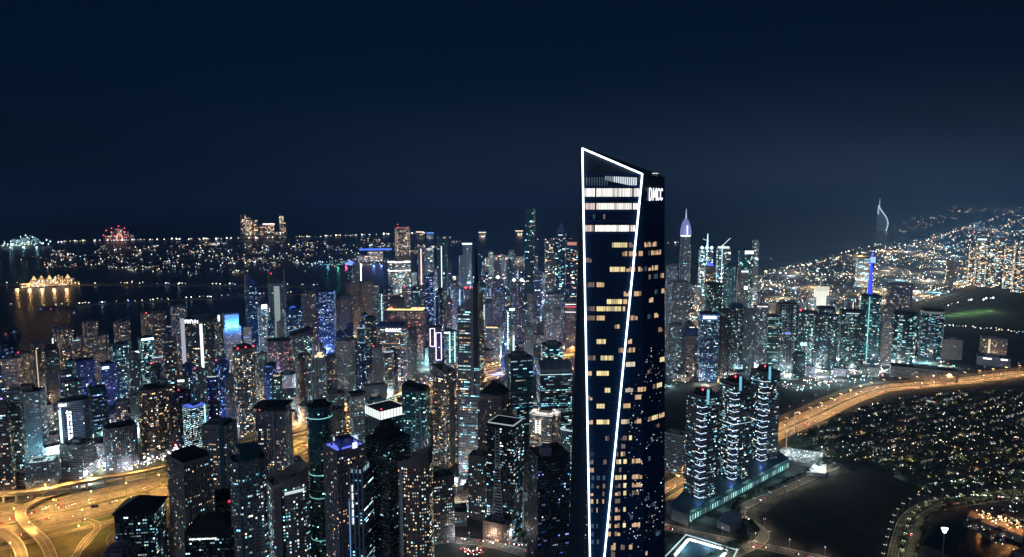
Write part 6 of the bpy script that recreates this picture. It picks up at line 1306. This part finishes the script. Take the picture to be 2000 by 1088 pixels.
for i, (Y, X, px, py, v) in enumerate(cand):
    if random.random() < .12: continue
    vl += 1; k = random.choice((0, 1, 2, 3, 4, 5, 6, 7, 0, 1, 2, 3, 8, 9, 10, 11)); a = a0+(math.pi if v % 3 else 0)*0+random.choice((0, 0, math.pi/2, -.3, .3))
    if vl <= 300:
        o = link('villa', VM[k]); o.location = (X, Y, .02); o.rotation_euler = (0, 0, a); tag(o, ('bright' if k >= 8 else 'dim')+'ly lit villa in the %s villa row behind the boulevard' % ordn(v-VROW+1), 'villa', GV)
    elif vl < 1400:
        w, d = 13, 11; b = len(rest.v); ca, sa = math.cos(a), math.sin(a)
        pl = [(X+x*ca-y*sa, Y+x*sa+y*ca) for x, y in rect(w, d)]; rest.prism(pl, 0, 6.5, 0, cap=False); rest.cone([(X+(x-X)*1.12, Y+(y-Y)*1.12) for x, y in pl], 6.5, (X, Y, 9.5), 1)
        if random.random() < .35: rest.ball((X+random.uniform(-9, 9), Y-8, 2.5), .8, 2, tuple(q*random.uniform(.8, 3) for q in pick({'warm': 3, 'white': 3, 'sodium': 2, 'cyan': .6})))
o = rest.build('far_villas', [MATS['villa_plaster_0'], MATS['villa_roof_0'], LAMP], None, lit=True, stuff=True); o['label'] = 'far rows of dark villas merging into the suburb'; o['category'] = 'villas'
lf = field(1100, VILZ, {'white': 3, 'warm': 5, 'sodium': 4, 'cyan': 1, 'green': .6}, (.7, 1.9), .75, (2, 6), .35) + field(130, VILZ2, {'white': 5, 'green': 3, 'warm': 2}, (.8, 1.7), 1.0, (3, 8))
lf += field(70, [(1905, 1012), (1990, 1035), (2000, 1052), (1960, 1048), (1910, 1025)], {'sodium': 1}, (1.2, 2.6), 1.6, (9, 14))
lf += along([(1860, 985), (1880, 978), (1920, 978), (1990, 985)], 5, {'green': 2, 'white': 2}, (1.2, 2), 1.2, 2) + along([(1820, 955), (1880, 948), (1890, 960)], 5, {'green': 3, 'white': 2}, (1, 2), 1.2, 2)
lampfield('suburb_lights', 'scattered garden and lane lights of the dark suburb', lf)
for i in range(80):
    x, y = rnd_in(VILZ); p = G(x, y); lamp((p.x, p.y, 6.5), pick({'sodium': 4, 'warm': 3, 'white': 1, 'cyan': .6}), 3000*(p.y/1200)**1.5*random.uniform(.4, 1.8), .6)
for x, y in ((1912, 1015), (1930, 1022), (1950, 1032), (1972, 1040), (1990, 1048)):
    p = G(x, y); lamp((p.x, p.y, 17), (1, .42, .12), 9000, .8)
slab('lit_terrace_row', 'terraced apartment row glowing orange along its roof edge', 'apartment row', [(1896, 1008), (2000, 1046), (1996, 1062), (1888, 1020)], 8, WALL['brown'])
LEAF = [mat('foliage_%d' % i, c, .9, var=.4, scale=.8) for i, c in enumerate(((.035, .06, .022), (.05, .075, .03), (.028, .05, .03)))]
BARK = mat('bark', (.08, .06, .045), .95)
def crown_mesh(n, r, h, i):
    mb = MB(); cl = [(random.gauss(0, r*.42), random.gauss(0, r*.42), h+random.uniform(-.25, .35)*r) for _ in range(7)]
    for _ in range(n):
        cx, cy_, cz = random.choice(cl); p = Vector((cx, cy_, cz))+Vector((random.gauss(0, 1), random.gauss(0, 1), random.gauss(0, .8)))*r*.3; a = Vector((random.gauss(0, 1), random.gauss(0, 1), random.gauss(0, .6))).normalized()*.62; b = a.orthogonal().normalized()*.5
        mb.face([p-a, p+b, p+a, p-b])
    return mb.mesh('crown', LEAF[i])
def trunk_mesh(h, r):
    mb = MB(); mb.tube((0, 0, 0), (0, 0, h), .28, .16, 6)
    for k in range(4):
        a = k*1.6+random.random(); mb.tube((0, 0, h*.7), (math.cos(a)*r*.5, math.sin(a)*r*.5, h*1.12), .12, .05, 4)
    return mb.mesh('trunk', BARK)
TM = [(crown_mesh(150, 3.4, 5.6, i % 3), trunk_mesh(4.6, 3.4)) for i in range(5)]
nt_ = 0
def tree(X, Y, label, group, s=1.0):
    global nt_
    c, tr = random.choice(TM); r_ = thing('tree', label, 'tree', (X, Y, 0), random.uniform(0, 6), group); r_.scale = (s, s, s*random.uniform(.85, 1.2)); link('trunk', tr, r_); link('crown', c, r_); nt_ += 1
for q, lb, off in ((bend, 'street tree planted along the lamp lined boulevard', -9), (bend, 'street tree on the median of the boulevard', 8.5), (est, 'young street tree beside the curving estate road', -10)):
    qq = side(q, off)
    for p in qq[::1]:
        px, py = proj(p.x, p.y, 0)
        if 0 < px < 2000 and py < 1095: tree(p.x+random.uniform(-2, 2), p.y+random.uniform(-2, 2), lb, 'street trees', random.uniform(.8, 1.2))
for _ in range(70):
    x, y = rnd_in([(1620, 830), (1900, 790), (2000, 900), (1860, 960), (1700, 900), (1560, 870)]); p = G(x, y); tree(p.x, p.y, 'garden tree standing between villas of the dark suburb', 'garden trees', random.uniform(.9, 1.5))
for _ in range(46):
    x, y = rnd_in(random.choice(([(848, 985), (940, 985), (940, 1045), (848, 1045)], [(850, 925), (930, 925), (930, 940), (850, 945)], [(1005, 1000), (1030, 1000), (1028, 1060), (1005, 1060)]))); p = G(x, y)
    if all(math.hypot(T['x']-p.x, T['y']-p.y) > max(T['w'], T['d'])*.7 for T in TOWERS): tree(p.x, p.y, 'park tree on open ground beside the white ladder tower', 'park trees', random.uniform(.8, 1.3))
for _ in range(34):
    x, y = random.choice(((random.uniform(985, 1022), random.uniform(1056, 1072)), (random.uniform(880, 930), random.uniform(1000, 1012)), (random.uniform(900, 940), random.uniform(1070, 1084)))); p = G(x, y); m, nm = random.choice(CARM)
    o = link('car', m); o.location = (p.x, p.y, .1); o.rotation_euler = (0, 0, random.choice((.4, .4+math.pi))); tag(o, '%s car parked on the lit lot near the white ladder tower' % nm, 'car', 'parked cars')
big = MB(); pts = []
for _ in range(2300):
    x, y = rnd_in(VILZ); pts.append(G(x, y))
for _ in range(260):
    x, y = rnd_in([(1530, 872), (1600, 838), (1700, 800), (1800, 784), (1800, 792), (1640, 850), (1560, 885)]); pts.append(G(x, y))
for p in pts:
    r = random.uniform(2.8, 5.6)
    for _ in range(34):
        q = p+Vector((random.gauss(0, .45)*r, random.gauss(0, .45)*r, 4.5+random.gauss(0, .38)*r)); a = Vector((random.gauss(0, 1), random.gauss(0, 1), random.gauss(0, .6))).normalized()*1.15; b = a.orthogonal().normalized()*.85; big.face([q-a, q+b, q+a, q-b], random.randrange(3))
o = big.build('garden_foliage', LEAF, None, stuff=True); o['label'] = 'dark mass of garden trees between the villas'; o['category'] = 'foliage'

# ------------------------------------------------------------------ haze over the whole place
def haze():
    mb = MB(); mb.box(0, 19400, 379, 2*(S-500), 44600, 762); o = mb.build('haze', None); o.data.materials.clear()
    m = bpy.data.materials.new('night_haze'); m.use_nodes = True; t_ = m.node_tree; t_.nodes.clear()
    out = t_.nodes.new('ShaderNodeOutputMaterial'); v = t_.nodes.new('ShaderNodeVolumePrincipled')
    v.inputs['Color'].default_value = (.24, .50, 1.0, 1); v.inputs['Density'].default_value = HAZE; v.inputs['Anisotropy'].default_value = 0.46
    t_.links.new(v.outputs[0], out.inputs['Volume']); o.data.materials.append(m); o['kind'] = 'stuff'; o['label'] = 'thin blue night haze over the city'; o['category'] = 'haze'
HAZE = 5.2e-5
haze()

# look-alikes in a row are told apart by their order across the view
byl = {}
for o in list(col.objects):
    if o.parent is None and o.get('label') and o.get('kind') is None: byl.setdefault(o['label'], []).append(o)
for lb, os_ in byl.items():
    if len(os_) > 1:
        os_.sort(key=lambda o: proj(*o.location)[0])
        for i, o in enumerate(os_): o['label'] = '%s, %s from the left' % (lb, ordn(i+1)) if i else lb+', leftmost of them'
